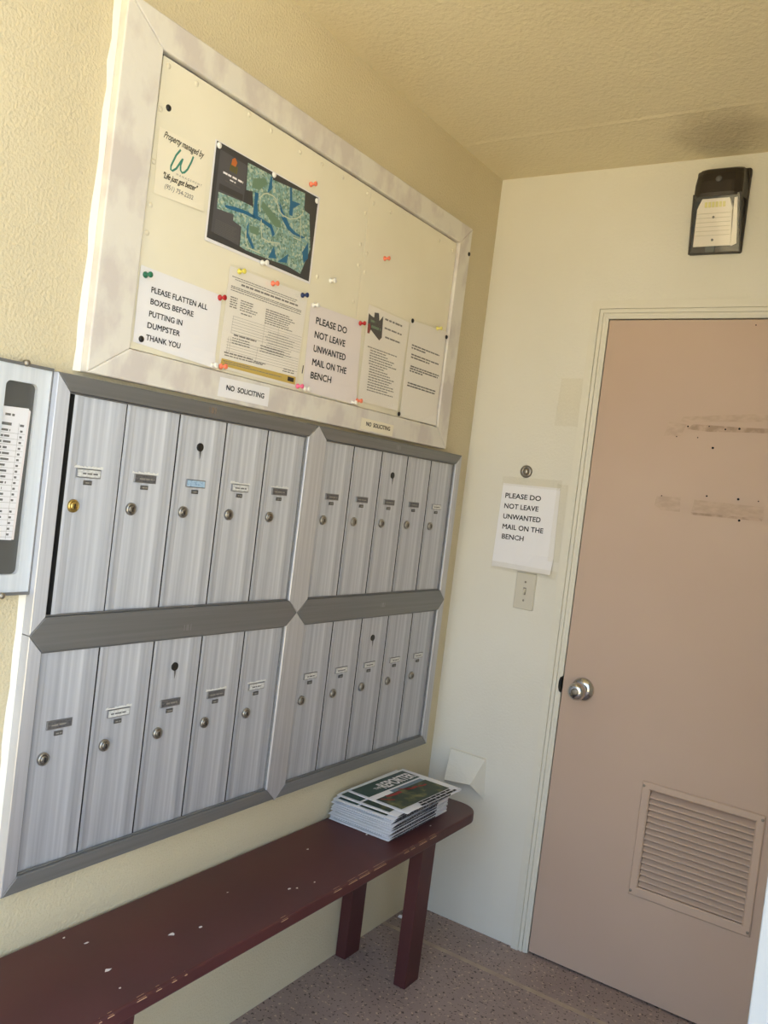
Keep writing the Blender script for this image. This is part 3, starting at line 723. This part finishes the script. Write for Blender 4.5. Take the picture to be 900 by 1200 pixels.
for y_, za, zb in ((-1.214,1.720,1.758),(-1.221,1.672,1.712),(-1.214,1.674,1.714),(-1.110,1.700,1.800),(-1.06,1.725,1.79),(-1.125,1.676,1.706)): gl_.strip([L(y_,za),L(y_+0.002,zb)], 0.0006, T)
part('form_ruling', gl_, M['ink_soft'])
mb = MB(); mb.flat([L(-1.235,1.645),L(-0.976,1.645),L(-0.976,1.664),L(-1.233,1.6605)], 0.0003); b_ = part('yellow_band', mb, M['yellow_band']); b_['label'] = 'yellow band at the foot'
mb = MB(); mb.flat([L(-1.006,1.650),L(-0.983,1.650),L(-0.983,1.660),L(-1.006,1.660)], 0.0006); part('band_logo', mb, M['ink'])
mb = MB(); mb.flat([(-0.136,-0.001),(0.1375,-0.001),(0.1405,0.236),(-0.136,0.228)], 0.0016); mb.build('clear_sleeve', M['clear'], r_)
# unwanted mail (board)
r_, L, part = sheet_thing('paper_notice', 'pale lilac notice about unwanted mail pinned in the middle of the notice board', 'notice',
    [(-0.944,1.636),(-0.714,1.634),(-0.729,1.857),(-0.951,1.852)], 0.0186, M['paper_lilac'], curl=0.2)
mb = MB()
for s_, y_, z_, wd_ in (('PLEASE DO',-.924,1.807,.131),('NOT LEAVE',-.923,1.7725,.129),('UNWANTED',-.921,1.738,.136),('MAIL ON THE',-.920,1.704,.145),('BENCH',-.920,1.671,.085)):
    p = L(y_, z_); mb.text(s_, p[0], p[1], wd_, 0.0170, T, rise=0.02, heavy=0.0008)
part('lettering', mb, M['ink'])
mb = MB(); mb.flat([L(-0.9555,1.677),L(-0.9520,1.677),L(-0.9505,1.697),L(-0.9540,1.697)], T+0.0002); part('ink_mark', mb, M['ink_grey'])
# event flyer
r_, L, part = sheet_thing('paper_flyer', 'flyer with a dark jagged logo at its top left, right of the lilac notice', 'flyer',
    [(-0.705,1.648),(-0.506,1.648),(-0.496,1.907),(-0.707,1.909)], 0.0178, M['paper_warm'], curl=0.1)
mb = MB(); poly(mb, [(-0.703,1.886),(-0.702,1.863),(-0.699,1.833),(-0.69,1.833),(-0.685,1.845),(-0.639,1.825),(-0.628,1.835),(-0.633,1.894),(-0.649,1.877),(-0.656,1.897),(-0.676,1.894),(-0.676,1.88),(-0.691,1.882)], T)
part('jagged_logo', mb, M['slate_dark'])
mb = MB(); poly(mb, [(-0.7015,1.858),(-0.699,1.834),(-0.690,1.834),(-0.687,1.851),(-0.692,1.860)], T+0.0002); part('logo_corner', mb, M['redink'])
mb = MB(); p = L(-0.690,1.866); mb.dashes(p[0],p[0]+0.024,p[1],0.006,T+0.0002); p = L(-0.684,1.851); mb.dashes(p[0],p[0]+0.046,p[1],0.007,T+0.0002); part('logo_lettering', mb, M['mapgreen'])
mb = MB()
for z, y0, y1, h in ((1.886,-.622,-.533,.005),(1.862,-.62,-.530,.0045),(1.838,-.612,-.532,.0045)): p = L(y0,z); mb.dashes(p[0],L(y1,z)[0],p[1],h,T)
for k in range(17):
    z = 1.797-k*0.0072; y0 = -0.690 if k == 0 else (-0.676+0.006*(k > 6)); p = L(y0,z); mb.dashes(p[0], L(random.uniform(-0.60,-0.53),z)[0], p[1], 0.0028, T)
part('flyer_print', mb, M['ink_form'])
mb = MB(); mb.flat([(-0.104,-0.006),(0.104,-0.006),(0.108,0.264),(-0.107,0.264)], 0.0018); mb.build('clear_sleeve', M['clear'], r_)
# last letter
r_, L, part = sheet_thing('paper_letter', 'letter with four short paragraphs in a clear sleeve, far right of the notice board', 'letter',
    [(-0.488,1.634),(-0.279,1.634),(-0.279,1.928),(-0.493,1.916)], 0.0186, M['paper_warm'], curl=0.15)
mb = MB()
for z, y0, y1 in ((1.846,-.470,-.306),(1.838,-.470,-.39),(1.819,-.467,-.305),(1.811,-.467,-.36),(1.785,-.464,-.292),(1.778,-.466,-.30),(1.771,-.466,-.39),(1.735,-.468,-.302),(1.727,-.470,-.304)):
    p = L(y0,z); mb.dashes(p[0], L(y1,z)[0], p[1], 0.0040, T)
part('letter_print', mb, M['ink_grey'])
mb = MB(); mb.flat([(-0.106,-0.002),(0.108,-0.002),(0.109,0.294),(-0.108,0.288)], 0.0018); mb.build('clear_sleeve', M['clear'], r_)
# NO SOLICITING strips on the bottom rail of the board
for nm_, lab, c, tx in (('wide', 'white NO SOLICITING label on the lower board rail, above the left mailboxes', [(-1.240,1.5765),(-1.073,1.577),(-1.073,1.622),(-1.238,1.619)], (-1.216,1.5935,.125,.0115)),
                   ('small', 'small NO SOLICITING label on the lower board rail, above the right mailboxes', [(-0.690,1.573),(-0.528,1.571),(-0.526,1.603),(-0.690,1.604)], (-.665,1.5845,.121,.0115))):
    r_, L, part = sheet_thing('soliciting_label', lab, 'label', c, TH+0.0007, M['paper'] if nm_ == 'wide' else M['paper_cream'], group='no soliciting labels')
    mb = MB(); p = L(tx[0], tx[1]); mb.text('NO  SOLICITING', p[0], p[1], tx[2], tx[3], T, heavy=0.0007); part('lettering', mb, M['ink'])

# ------------------------------------------------------------------ pins
def pin(y, z, x, colour, label, kind='push', tilt=(0, 0)):
    mb = MB()
    if kind == 'push':
        mb.lathe([(0.0062,0.0),(0.0064,0.0018),(0.0050,0.0030),(0.0032,0.0042),(0.0030,0.0105),(0.0046,0.0125),(0.0058,0.0145),(0.0058,0.0165),(0.0044,0.0175)], 18)
    else:
        mb.lathe([(0.0066,0.0),(0.0064,0.0012),(0.0052,0.0028),(0.0028,0.0038)], 18)
    nm = 'push_pin' if kind == 'push' else 'thumb_tack'
    o = mb.build(nm, M['pin_'+colour], None, True, loc=(x, y, z), rot=(PI/2+tilt[0], 0, PI/2+tilt[1]))
    tag(o, label, 'pin', 'pins on the notice board')
P1 = BF+0.0018; P2 = 0.0212
pin(-1.465,1.780,P1,'green','green push pin at the top left of the flatten boxes notice')
pin(-1.259,1.787,P1,'red','red push pin between the flatten boxes notice and the form')
pin(-1.457,1.655,P1,'black','black tack at the bottom left of the flatten boxes notice','tack')
pin(-1.212,1.857,P2,'yellow','bright yellow push pin at the top left of the form')
pin(-1.100,1.860,P2,'orange','orange push pin at the top middle of the form')
pin(-0.990,1.861,P2,'blue','dark blue push pin at the top right of the form')
pin(-0.944,1.848,P2,'white','white push pin at the top left of the lilac notice')
pin(-1.261,1.640,P1,'white','white push pin at the bottom right of the flatten boxes notice')
pin(-1.235,1.642,P2,'orange','orange push pin at the bottom left of the form')
pin(-0.968,1.643,P2,'pink','pink push pin at the bottom right of the form')
pin(-0.941,1.641,P2+0.0006,'white','white push pin at the bottom left of the lilac notice')
pin(-1.003,2.125,P1-0.001,'orange','orange push pin just above the right end of the map poster')
pin(-0.658,2.047,P1-0.002,'orange','lone orange push pin on the bare right panel')
pin(-0.884,1.925,P1-0.001,'white','lone white push pin on the panel right of the map poster')
pin(-0.739,1.850,P1+0.001,'red','red push pin at the top right of the lilac notice')
pin(-0.714,1.646,P2,'orange','orange push pin at the bottom left of the flyer')
pin(-0.736,1.638,P1+0.0016,'white','white push pin at the bottom right of the lilac notice')
pin(-0.486,1.915,P2,'black','black tack where the flyer and the letter meet at the top','tack')
pin(-0.343,1.925,P2,'palegold','pale yellow push pin at the top of the letter')
pin(-0.282,1.911,P2,'black','black tack at the top right of the letter','tack')
pin(-0.498,1.640,P2,'black','black tack where the flyer and the letter meet at the bottom','tack')
pin(-0.213,2.190,TH,'black','black tack in the right side of the board frame','tack')
pin(-1.453,2.112,BF,'black','black tack on the panel above the handwritten card','tack')
pin(-1.313,2.094,0.0205,'white','white tack in the top left corner of the map poster','tack')
pin(-1.137,2.098,0.0205,'white','white tack at the top middle of the map poster','tack')
pin(-0.977,2.094,0.0205,'white','white tack in the top right corner of the map poster','tack')
pin(-1.142,1.896,0.0200,'white','white push pin at the bottom middle of the map poster')

# ------------------------------------------------------------------ things on the back wall
r_, L, part = sheet_thing('paper_notice', 'white notice about unwanted mail taped to the wall above the light switch', 'notice',
    [(0.139,1.206),(0.354,1.208),(0.346,1.487),(0.145,1.485)], 0.002, M['paper'], rot=BW, curl=0.6)
mb = MB()
for s_, y_, z_, wd_ in (('PLEASE DO',.158,1.437,.126),('NOT LEAVE',.159,1.4025,.121),('UNWANTED',.160,1.368,.132),('MAIL ON THE',.162,1.334,.144),('BENCH',.164,1.301,.078)):
    p = L(y_, z_); mb.text(s_, p[0], p[1], wd_, 0.0165, T, rise=0.015, heavy=0.0008)
part('lettering', mb, M['ink'])
mb = MB()
mb.flat([L(.142,1.478),L(.349,1.480),L(.350,1.512),L(.142,1.507)],0.0012); mb.flat([L(.335,1.25),L(.374,1.25),L(.372,1.5),L(.335,1.5)],0.0010)
mb.flat([L(.138,1.198),L(.378,1.196),L(.377,1.222),L(.138,1.224)],0.0014)
tp = part('tape', mb, M['tape']); tp['label'] = 'clear tape around the edges'
o = MB(); o.flat([(-0.055,-0.075),(0.055,-0.075),(0.053,0.08),(-0.050,0.078)],0.0); o = o.build('tape_patch', M['tape'], None, loc=(0.353,-0.0015,1.762), rot=BW)
tag(o, 'glossy patch of clear tape on the wall beside the top of the door frame', 'tape')
# round metal cover above the notice
cp = empty('round_wall_cap', (0.2215, 0.0, 1.530), BW); tag(cp, 'small dark round metal cap on the wall above the taped notice', 'wall cap')
MB().lathe([(0.0205,0.0),(0.0205,0.004),(0.018,0.007),(0.012,0.008),(0.010,0.0065)], 28).build('cap_body', M['lock_dark'], cp, True)
MB().lathe([(0.0095,0.004),(0.0095,0.0095),(0.007,0.0115)], 16).build('cap_screw', M['screw'], cp, True)
# light switch
sw = empty('light_switch', (0.270, 0.0, 1.082), BW); tag(sw, 'ivory light switch plate on the wall just below the taped notice', 'light switch')
mb = MB(); q = rrect(-0.035,0.035,0.0,0.120,0.004,3)
mb.stack([[(p[0],p[1],0.0) for p in q],[(p[0],p[1],0.004) for p in q],[(p[0]*0.94,0.06+(p[1]-0.06)*0.965,0.0065) for p in q]]); mb.build('switch_plate', M['ivory'], sw)
MB().box(-0.005,0.005,0.048,0.072,0.0,0.0072).build('switch_slot', M['lock_dark'], sw)
mb = MB(); mb.hexa([(-0.004,0.058,0.006),(0.004,0.058,0.006),(0.004,0.070,0.006),(-0.004,0.070,0.006),(-0.0035,0.048,0.0175),(0.0035,0.048,0.0175),(0.0035,0.055,0.0185),(-0.0035,0.055,0.0185)]); mb.build('toggle', M['ivory'], sw, bevel=0.001)
for v_ in (0.030, 0.090): MB().lathe([(0.0036,0.005),(0.0036,0.0075),(0.002,0.0082)],14,0,v_).build('plate_screw', M['lock_dark'] if v_ > 0.05 else M['screw'], sw, True)
# sheet metal hood low on the wall
hd = empty('vent_hood', (0.141, 0.0, 0.440), BW); tag(hd, 'wedge shaped painted metal hood low on the wall beside the bench end', 'hood')
hb = MB()
tl, tr_, br, blf = (-0.066,0.127,0.0), (0.066,0.125,0.0), (0.075,-0.008,0.0), (-0.074,0.012,0.0)
ftl, ftr = (-0.064,0.125,0.005), (0.0645,0.123,0.005)
fbl, fbr = (-0.046,0.037,0.06), (0.048,0.048,0.06)
v = [hb.bm.verts.new(p) for p in (tl,tr_,br,blf,ftl,ftr,fbr,fbl)]
for q in ((4,5,6,7),(0,1,5,4),(1,2,6,5),(3,0,4,7)): hb._f([v[i] for i in q])
o = hb.build('hood_shell', M['stucco_white'], hd); sd = o.modifiers.new('t','SOLIDIFY'); sd.thickness = 0.002
mb = MB(); mb.strip([(-0.071,0.014),(-0.070,0.131),(0.070,0.128)],0.003,0.0012); mb.build('hood_seam', M['nail'], hd)
# wall pack light
wp_ = empty('wall_light', (0.7275, 0.0, 2.217), BW); tag(wp_, 'dark bronze wall light with a clear lens, high on the wall above the door', 'wall light')
hwid = 0.075
MB().prism(rrect(-hwid,hwid,0.0,0.244,0.006,3),0.0,0.012).build('back_plate', M['bronze'], wp_, bevel=0.002)
def dep(v_): return 0.015 + 0.050*v_/0.155                 # depth of the sloping front at height v_
ck = MB()
for s_ in (-1, 1):
    a_, b_ = sorted((s_*(hwid-0.001), s_*(hwid-0.006)))
    ck.stack([[(x_, 0.001, 0.010),(x_,0.001,dep(0.0)),(x_*0.90,0.158,dep(0.158)),(x_*0.90,0.158,0.010)] for x_ in (a_, b_)])
ck.stack([[(x_,0.0,0.010),(x_,0.004,0.010),(x_,0.004,dep(0.004)),(x_,0.0,dep(0.0))] for x_ in (-hwid+0.001,hwid-0.001)])
ck.build('side_frame', M['bronze'], wp_, bevel=0.001)
# rounded visor with an arched lower edge
vis = MB(); rings = []; NV = 14
for v_, d_, wdt, arch in ((0.150,0.070,1.0,0.0),(0.156,0.074,1.0,1.0),(0.190,0.073,0.99,0.6),(0.214,0.067,0.96,0.2),(0.230,0.056,0.92,0.0),(0.239,0.040,0.88,0.0),(0.243,0.020,0.84,0.0)):
    hb_, hf_ = hwid*0.98*wdt, 0.061*wdt
    ring = [(-hb_, v_, 0.009)]
    for k in range(NV+1):
        t__ = k/NV; c_ = math.cos(PI*(1-t__)); x_ = hf_*(abs(c_)**0.55)*(1 if c_ > 0 else -1) if abs(c_) > 1e-6 else 0.0
        x_ = x_ + (hb_-hf_)*c_*max(0, abs(c_)-0.8)*3
        prof_ = (1-abs(c_)**3.2)**0.5 if abs(c_) < 1 else 0.0
        n_ = 0.012 + (d_-0.012)*(0.55+0.45*prof_) if 0 < k < NV else 0.012 + (d_-0.012)*0.42
        ring.append((x_, v_+0.006*arch*(1-abs(c_)**2)*0.4, n_))
    ring.append((hb_, v_, 0.009)); rings.append(ring)
vis.stack(rings); vis.build('visor', M['bronze'], wp_, bevel=0.0)
MB().lathe([(0.0095,0.0),(0.0095,0.0025),(0.008,0.005),(0.004,0.0062)],20,0.002,0.196,0.0715).build('photocell', M['cell'], wp_, True)
# white reflector tray behind the lens
rf = empty('reflector', (0,0,0)); rf.parent = wp_
def rn(v_): return dep(v_) - 0.008
mb = MB(); mb.stack([[(-0.062,0.022,0.011),(0.045,0.022,0.011),(0.044,0.118,0.016),(-0.055,0.118,0.016)],[(-0.062,0.022,rn(0.022)),(0.043,0.022,rn(0.022)),(0.042,0.118,rn(0.118)),(-0.055,0.118,rn(0.118))]])
mb.build('reflector_face', M['reflector'], rf)
for k in range(6):
    v_ = 0.050+k*0.0115; n_ = rn(v_)
    MB().box(-0.056,0.040,v_,v_+0.0011,n_-0.002,n_+0.0016).build('reflector_rib', M['ivory'], rf)
MB().stack([[(0.045,0.020,0.011),(0.058,0.026,0.011),(0.056,0.146,0.016),(0.047,0.146,0.016)],[(0.044,0.020,rn(0.020)),(0.060,0.026,rn(0.022)+0.002),(0.056,0.146,rn(0.146)+0.002),(0.047,0.146,rn(0.146))]]).build('side_reflector', M['reflector'], rf)
mb = MB(); mb.stack([[(-0.056,0.118,0.016),(0.044,0.118,0.016),(0.034,0.147,0.020),(-0.042,0.147,0.020)],[(-0.056,0.118,rn(0.118)),(0.044,0.118,rn(0.118)),(0.034,0.147,rn(0.147)),(-0.042,0.147,rn(0.147))]]); mb.build('led_board', M['reflector'], rf)
for k in range(6):
    x_ = -0.034+k*0.0100; mb = MB(); q0, q1 = rn(0.124), rn(0.138)
    mb.hexa([(x_,0.124,q0-0.002),(x_+0.0075,0.124,q0-0.002),(x_+0.0075,0.138,q1-0.002),(x_,0.138,q1-0.002),(x_,0.124,q0+0.001),(x_+0.0075,0.124,q0+0.001),(x_+0.0075,0.138,q1+0.001),(x_,0.138,q1+0.001)]); mb.build('led_chip', M['led'], rf)
for v_ in (0.098, 0.038): MB().lathe([(0.0034,-0.001),(0.0034,0.002),(0.0015,0.003)],12,-0.008,v_,rn(v_)).build('reflector_screw', M['lock_dark'], rf, True)
MB().box(-0.026,0.000,0.003,0.021,0.010,0.0155).build('knockout_bracket', M['bronze_side'], wp_, bevel=0.001)
mb = MB(); mb._f([mb.bm.verts.new(p) for p in ((-0.069,0.004,dep(0.004)-0.001),(0.069,0.004,dep(0.004)-0.001),(0.062,0.155,dep(0.155)-0.001),(-0.062,0.155,dep(0.155)-0.001))])
mb.build('lens', M['lens'], wp_)

# ------------------------------------------------------------------ bench
BZ, BT = 0.460, 0.030
BX0, BX1, BY0, BY1 = 0.006, 0.283, -1.95, -0.150
bn = empty('bench', (BX0, -1.05, 0.0)); tag(bn, 'long oxblood painted wooden bench with chipped front edge under the mailboxes', 'bench')
def bp(x, y): return (x-BX0, y+1.05)
outl = [bp(BX0,BY0), bp(BX1,BY0)]
R_ = 0.075
for k in range(9):
    a_ = PI/2*k/8; outl.append(bp(BX1-R_+R_*math.cos(a_), BY1-R_*0.95+R_*0.95*math.sin(a_)))
for k in range(5):
    a_ = PI/2+PI/2*k/4; outl.append(bp(BX0+0.03+0.03*math.cos(a_), BY1-0.03+0.03*math.sin(a_)))
mb = MB(); mb.prism(outl, BZ-BT, BZ); mb.build('seat_plank', M['bench'], bn, bevel=0.004)
for y0, y1 in ((-0.458,-0.382),(-1.572,-1.496)):
    for xa, xb, xc, xd in ((0.214,0.253,0.216,0.257),(0.004,0.040,0.004,0.040)):
        a_, b_ = bp(xa,y0), bp(xb,y1); c_, d_ = bp(xc,y0), bp(xd,y1)
        lg = MB(); lg.hexa([(a_[0],a_[1],0.0),(b_[0],a_[1],0.0),(b_[0],b_[1],0.0),(a_[0],b_[1],0.0),(c_[0],c_[1],BZ-BT),(d_[0],c_[1],BZ-BT),(d_[0],d_[1],BZ-BT),(c_[0],d_[1],BZ-BT)])
        lg.build('leg', M['bench'], bn, bevel=0.002)
    a_ = bp(0.045, y0+0.018); b_ = bp(0.212, y0+0.056)
    MB().box(a_[0], b_[0], a_[1], b_[1], BZ-BT-0.06, BZ-BT).build('cleat', M['bench'], bn, bevel=0.002)
# chipped paint along the front arris and specks on the seat
ch = MB(); y = -1.75
while y < -0.24:
    L_ = random.uniform(0.006, 0.03) if not (-0.95 < y < -0.45) else random.uniform(0.02, 0.07)
    if random.random() < (0.30 if not (-0.95 < y < -0.45) else 0.75):
        p = bp(BX1, y); w_ = random.uniform(0.0012, 0.0032)
        ch.hexa([(p[0]-0.003-w_,p[1],BZ-0.0045),(p[0]+0.0004,p[1],BZ-0.0060),(p[0]+0.0004,p[1]+L_,BZ-0.0060),(p[0]-0.003-w_,p[1]+L_,BZ-0.0045),
                 (p[0]-0.004-w_*0.7,p[1]+0.003,BZ+0.0003),(p[0]+0.0003-0.001,p[1]+0.003,BZ-0.0022),(p[0]-0.0007,p[1]+L_-0.003,BZ-0.0022),(p[0]-0.004-w_*0.7,p[1]+L_-0.003,BZ+0.0003)])
    y += L_ + random.uniform(0.003, 0.03)
ch.build('chipped_edge', M['chip'], bn)['label'] = 'bare wood chips along the front edge'
ch = MB()
for x_, y_, s_ in ((0.075,-1.47,0.004),(0.165,-1.33,0.007),(0.185,-1.27,0.004),(0.175,-1.50,0.006),(0.10,-0.80,0.003),(0.205,-1.00,0.004),(0.215,-0.985,0.003),(0.225,-0.93,0.003),(0.150,-0.60,0.005),(0.163,-0.59,0.004),(0.03,-1.49,0.003),(0.235,-1.52,0.003),(0.24,-0.40,0.003),(0.12,-1.12,0.002)):
    p = bp(x_, y_); q = [(p[0]+s_*random.uniform(0.4,1)*math.cos(k*PI/3), p[1]+s_*random.uniform(0.6,1.7)*math.sin(k*PI/3)) for k in range(6)]
    ch.prism(q, BZ-0.0002, BZ+0.0004)
ch.build('paint_speck', M['chip_white'], bn)

# ------------------------------------------------------------------ newspapers
def newspaper(z, x, y, rz, w_, l_, t_, label, droop=0.0, top=False):
    root = empty('newspaper', (x, y, z), (0, 0, rz)); tag(root, label, 'newspaper', 'newspapers stacked on the bench')
    mb = MB()
    # cross-section along the length: rounded white fold at the near end, sharp at the far end
    ny = 14; xs = [-w_/2, -w_/4, 0, w_/4, w_/2-0.004, w_/2]
    def zoff(xx, yy):
        u_ = (yy/l_+0.5); return -droop*max(0, u_-0.62)**2*6*(0.5+0.5*(xx/w_+0.5))
    T_, B_ = {}, {}
    ys = [-l_/2 + l_*j/ny for j in range(ny+1)]
    for i, xx in enumerate(xs):
        for j, yy in enumerate(ys):
            round_ = 0.5*t_*(1-math.sqrt(max(0, 1-(1-j/1.0)**2))) if j < 1 else 0
            fx = 0.5*t_*0.5 if i in (0, len(xs)-1) else 0
            T_[i,j] = mb.bm.verts.new((xx, yy, t_-round_*0.8-fx*0.4+zoff(xx,yy))); B_[i,j] = mb.bm.verts.new((xx, yy, round_*0.8+fx*0.4+max(zoff(xx,yy), -z+0.461) if droop else round_*0.8+fx*0.4))
    nI, nJ = len(xs)-1, ny
    for i in range(nI):
        for j in range(nJ):
            mb._f([T_[i,j],T_[i+1,j],T_[i+1,j+1],T_[i,j+1]]); mb._f([B_[i,j+1],B_[i+1,j+1],B_[i+1,j],B_[i,j]])
    for i in range(nI): mb._f([B_[i,0],B_[i+1,0],T_[i+1,0],T_[i,0]]); mb._f([T_[i,nJ],T_[i+1,nJ],B_[i+1,nJ],B_[i,nJ]])
    for j in range(nJ): mb._f([T_[0,j],T_[0,j+1],B_[0,j+1],B_[0,j]])
    for j in range(nJ):
        mb.mi = 0 if j > nJ*0.78 else 1
        mb._f([B_[nI,j],B_[nI,j+1],T_[nI,j+1],T_[nI,j]])
    mb.mi = 0
    mb.build('folded_pages', [M['news'], M['edges']], root)
    # printed front page: the top of the page is towards the wall
    def pr(nm, pts, mt_, lift):
        q = MB(); n_ = 8
        (ax,ay),(bx,by_) = pts
        for k in range(n_):
            y0_ = ay+(by_-ay)*k/n_; y1_ = ay+(by_-ay)*(k+1)/n_
            q._f([q.bm.verts.new((xx, yy, t_+lift+zoff(xx,yy))) for xx, yy in ((ax,y0_),(bx,y0_),(bx,y1_),(ax,y1_))])
        return q.build(nm, mt_, root)
    e = 0.008
    pr('masthead_band', ((-w_/2+0.012, -l_/2+e), (-w_/2+0.078, l_/2-0.022)), M['newsgreen'], 0.0005)
    if top:
        tx = MB(); tx.text('THE', 0.002, 0.012, 0.030, 0.012, 0, heavy=0.0006)
        tx.text('REPORTER', 0.036, 0, 0.170, 0.040, 0, heavy=0.0022)
        for v_ in tx.bm.verts:      # letters read along the length, tops towards the wall
            u_, h_ = v_.co.x, v_.co.y; xx = -w_/2+0.070-h_; yy = -l_/2+0.070+u_; v_.co = Vector((xx, yy, t_+0.0011+v_.co.z+zoff(xx,yy)))
        tx.build('masthead_lettering', M['paper'], root)
        pr('cover_sky', ((-w_/2+0.086, -l_/2+0.10), (-w_/2+0.122, l_/2-0.035)), M['newssky'], 0.0006)
        pr('cover_photo', ((-w_/2+0.102, -l_/2+e), (-w_/2+0.190, l_/2-0.030)), M['newsphoto'], 0.0009)
        rd_ = MB()
        for a0, b0, a1, b1, wd_ in ((-0.001,-0.10,0.004,-0.03,0.012),(0.004,0.0,0.010,0.05,0.010),(0.012,0.055,0.018,0.09,0.008),(-0.012,-0.02,0.006,0.02,0.007),(0.0,-0.13,0.03,-0.10,0.006)):
            rd_.strip([(a0,b0),((a0+a1)/2+0.004,(b0+b1)/2),(a1,b1)], wd_, 0)
        for v_ in rd_.bm.verts: v_.co.z = t_+0.0013+zoff(v_.co.x, v_.co.y)
        rd_.build('cover_red_detail', M['redink'], root)
        hl = MB()
        for v_, a_, b_, h_ in ((0.193,0.090,0.265,0.008),(0.205,0.080,0.280,0.009)):
            n0 = len(hl.bm.verts); hl.dashes(a_, b_, 0, h_, 0, fill=1.2); hl.bm.verts.ensure_lookup_table()
            for q in hl.bm.verts[n0:]:
                xx = -w_/2+v_+h_-q.co.y; yy = -l_/2+q.co.x; q.co = Vector((min(xx, w_/2-0.002), yy, t_+0.0008+zoff(xx,yy)))
        hl.build('headline_print', M['ink'], root)
    else:
        pr('cover_photo', ((-w_/2+0.086, -l_/2+e), (w_/2-0.03, l_/2-0.04)), M['newsphoto'], 0.0005)
    return root
z = BZ; nP = 12
place = ['lowest', 'second from the bottom', 'third from the bottom', 'fourth from the bottom', 'fifth from the bottom', 'sixth from the bottom', 'sixth from the top', 'fifth from the top', 'fourth from the top']
for k in range(nP):
    t_ = 0.0061
    if k < 9:
        newspaper(z, 0.1155+random.uniform(-0.003,0.003), -0.430+random.uniform(-0.003,0.003)+0.001*k, random.uniform(-0.012,0.012)+0.02, 0.206, 0.335, t_,
                  'folded newspaper in the pile on the bench, %s' % place[k])
    elif k == 9: newspaper(z, 0.118, -0.425, 0.03, 0.206, 0.335, t_, 'folded newspaper on the bench pile, third from the top')
    elif k == 10: newspaper(z, 0.120, -0.412, 0.012, 0.208, 0.330, t_, 'folded newspaper on the bench pile, directly under the top one')
    else: newspaper(z, 0.137, -0.392, -0.02, 0.216, 0.305, t_, 'topmost folded newspaper, THE REPORTER on its green masthead', 0.0, True)
    z += t_ + 0.0002

# ------------------------------------------------------------------ litter
lt = MB(); lt.hexa([(-0.008,-0.006,0),(0.007,-0.007,0),(0.009,0.005,0),(-0.006,0.007,0),(-0.005,-0.003,0.008),(0.005,-0.004,0.006),(0.005,0.003,0.009),(-0.004,0.004,0.007)])
o = lt.build('paper_scrap', M['paper'], None, bevel=0.002, loc=(0.022,-0.115,0.0)); tag(o, 'small crumpled white scrap on the floor in the corner', 'litter')
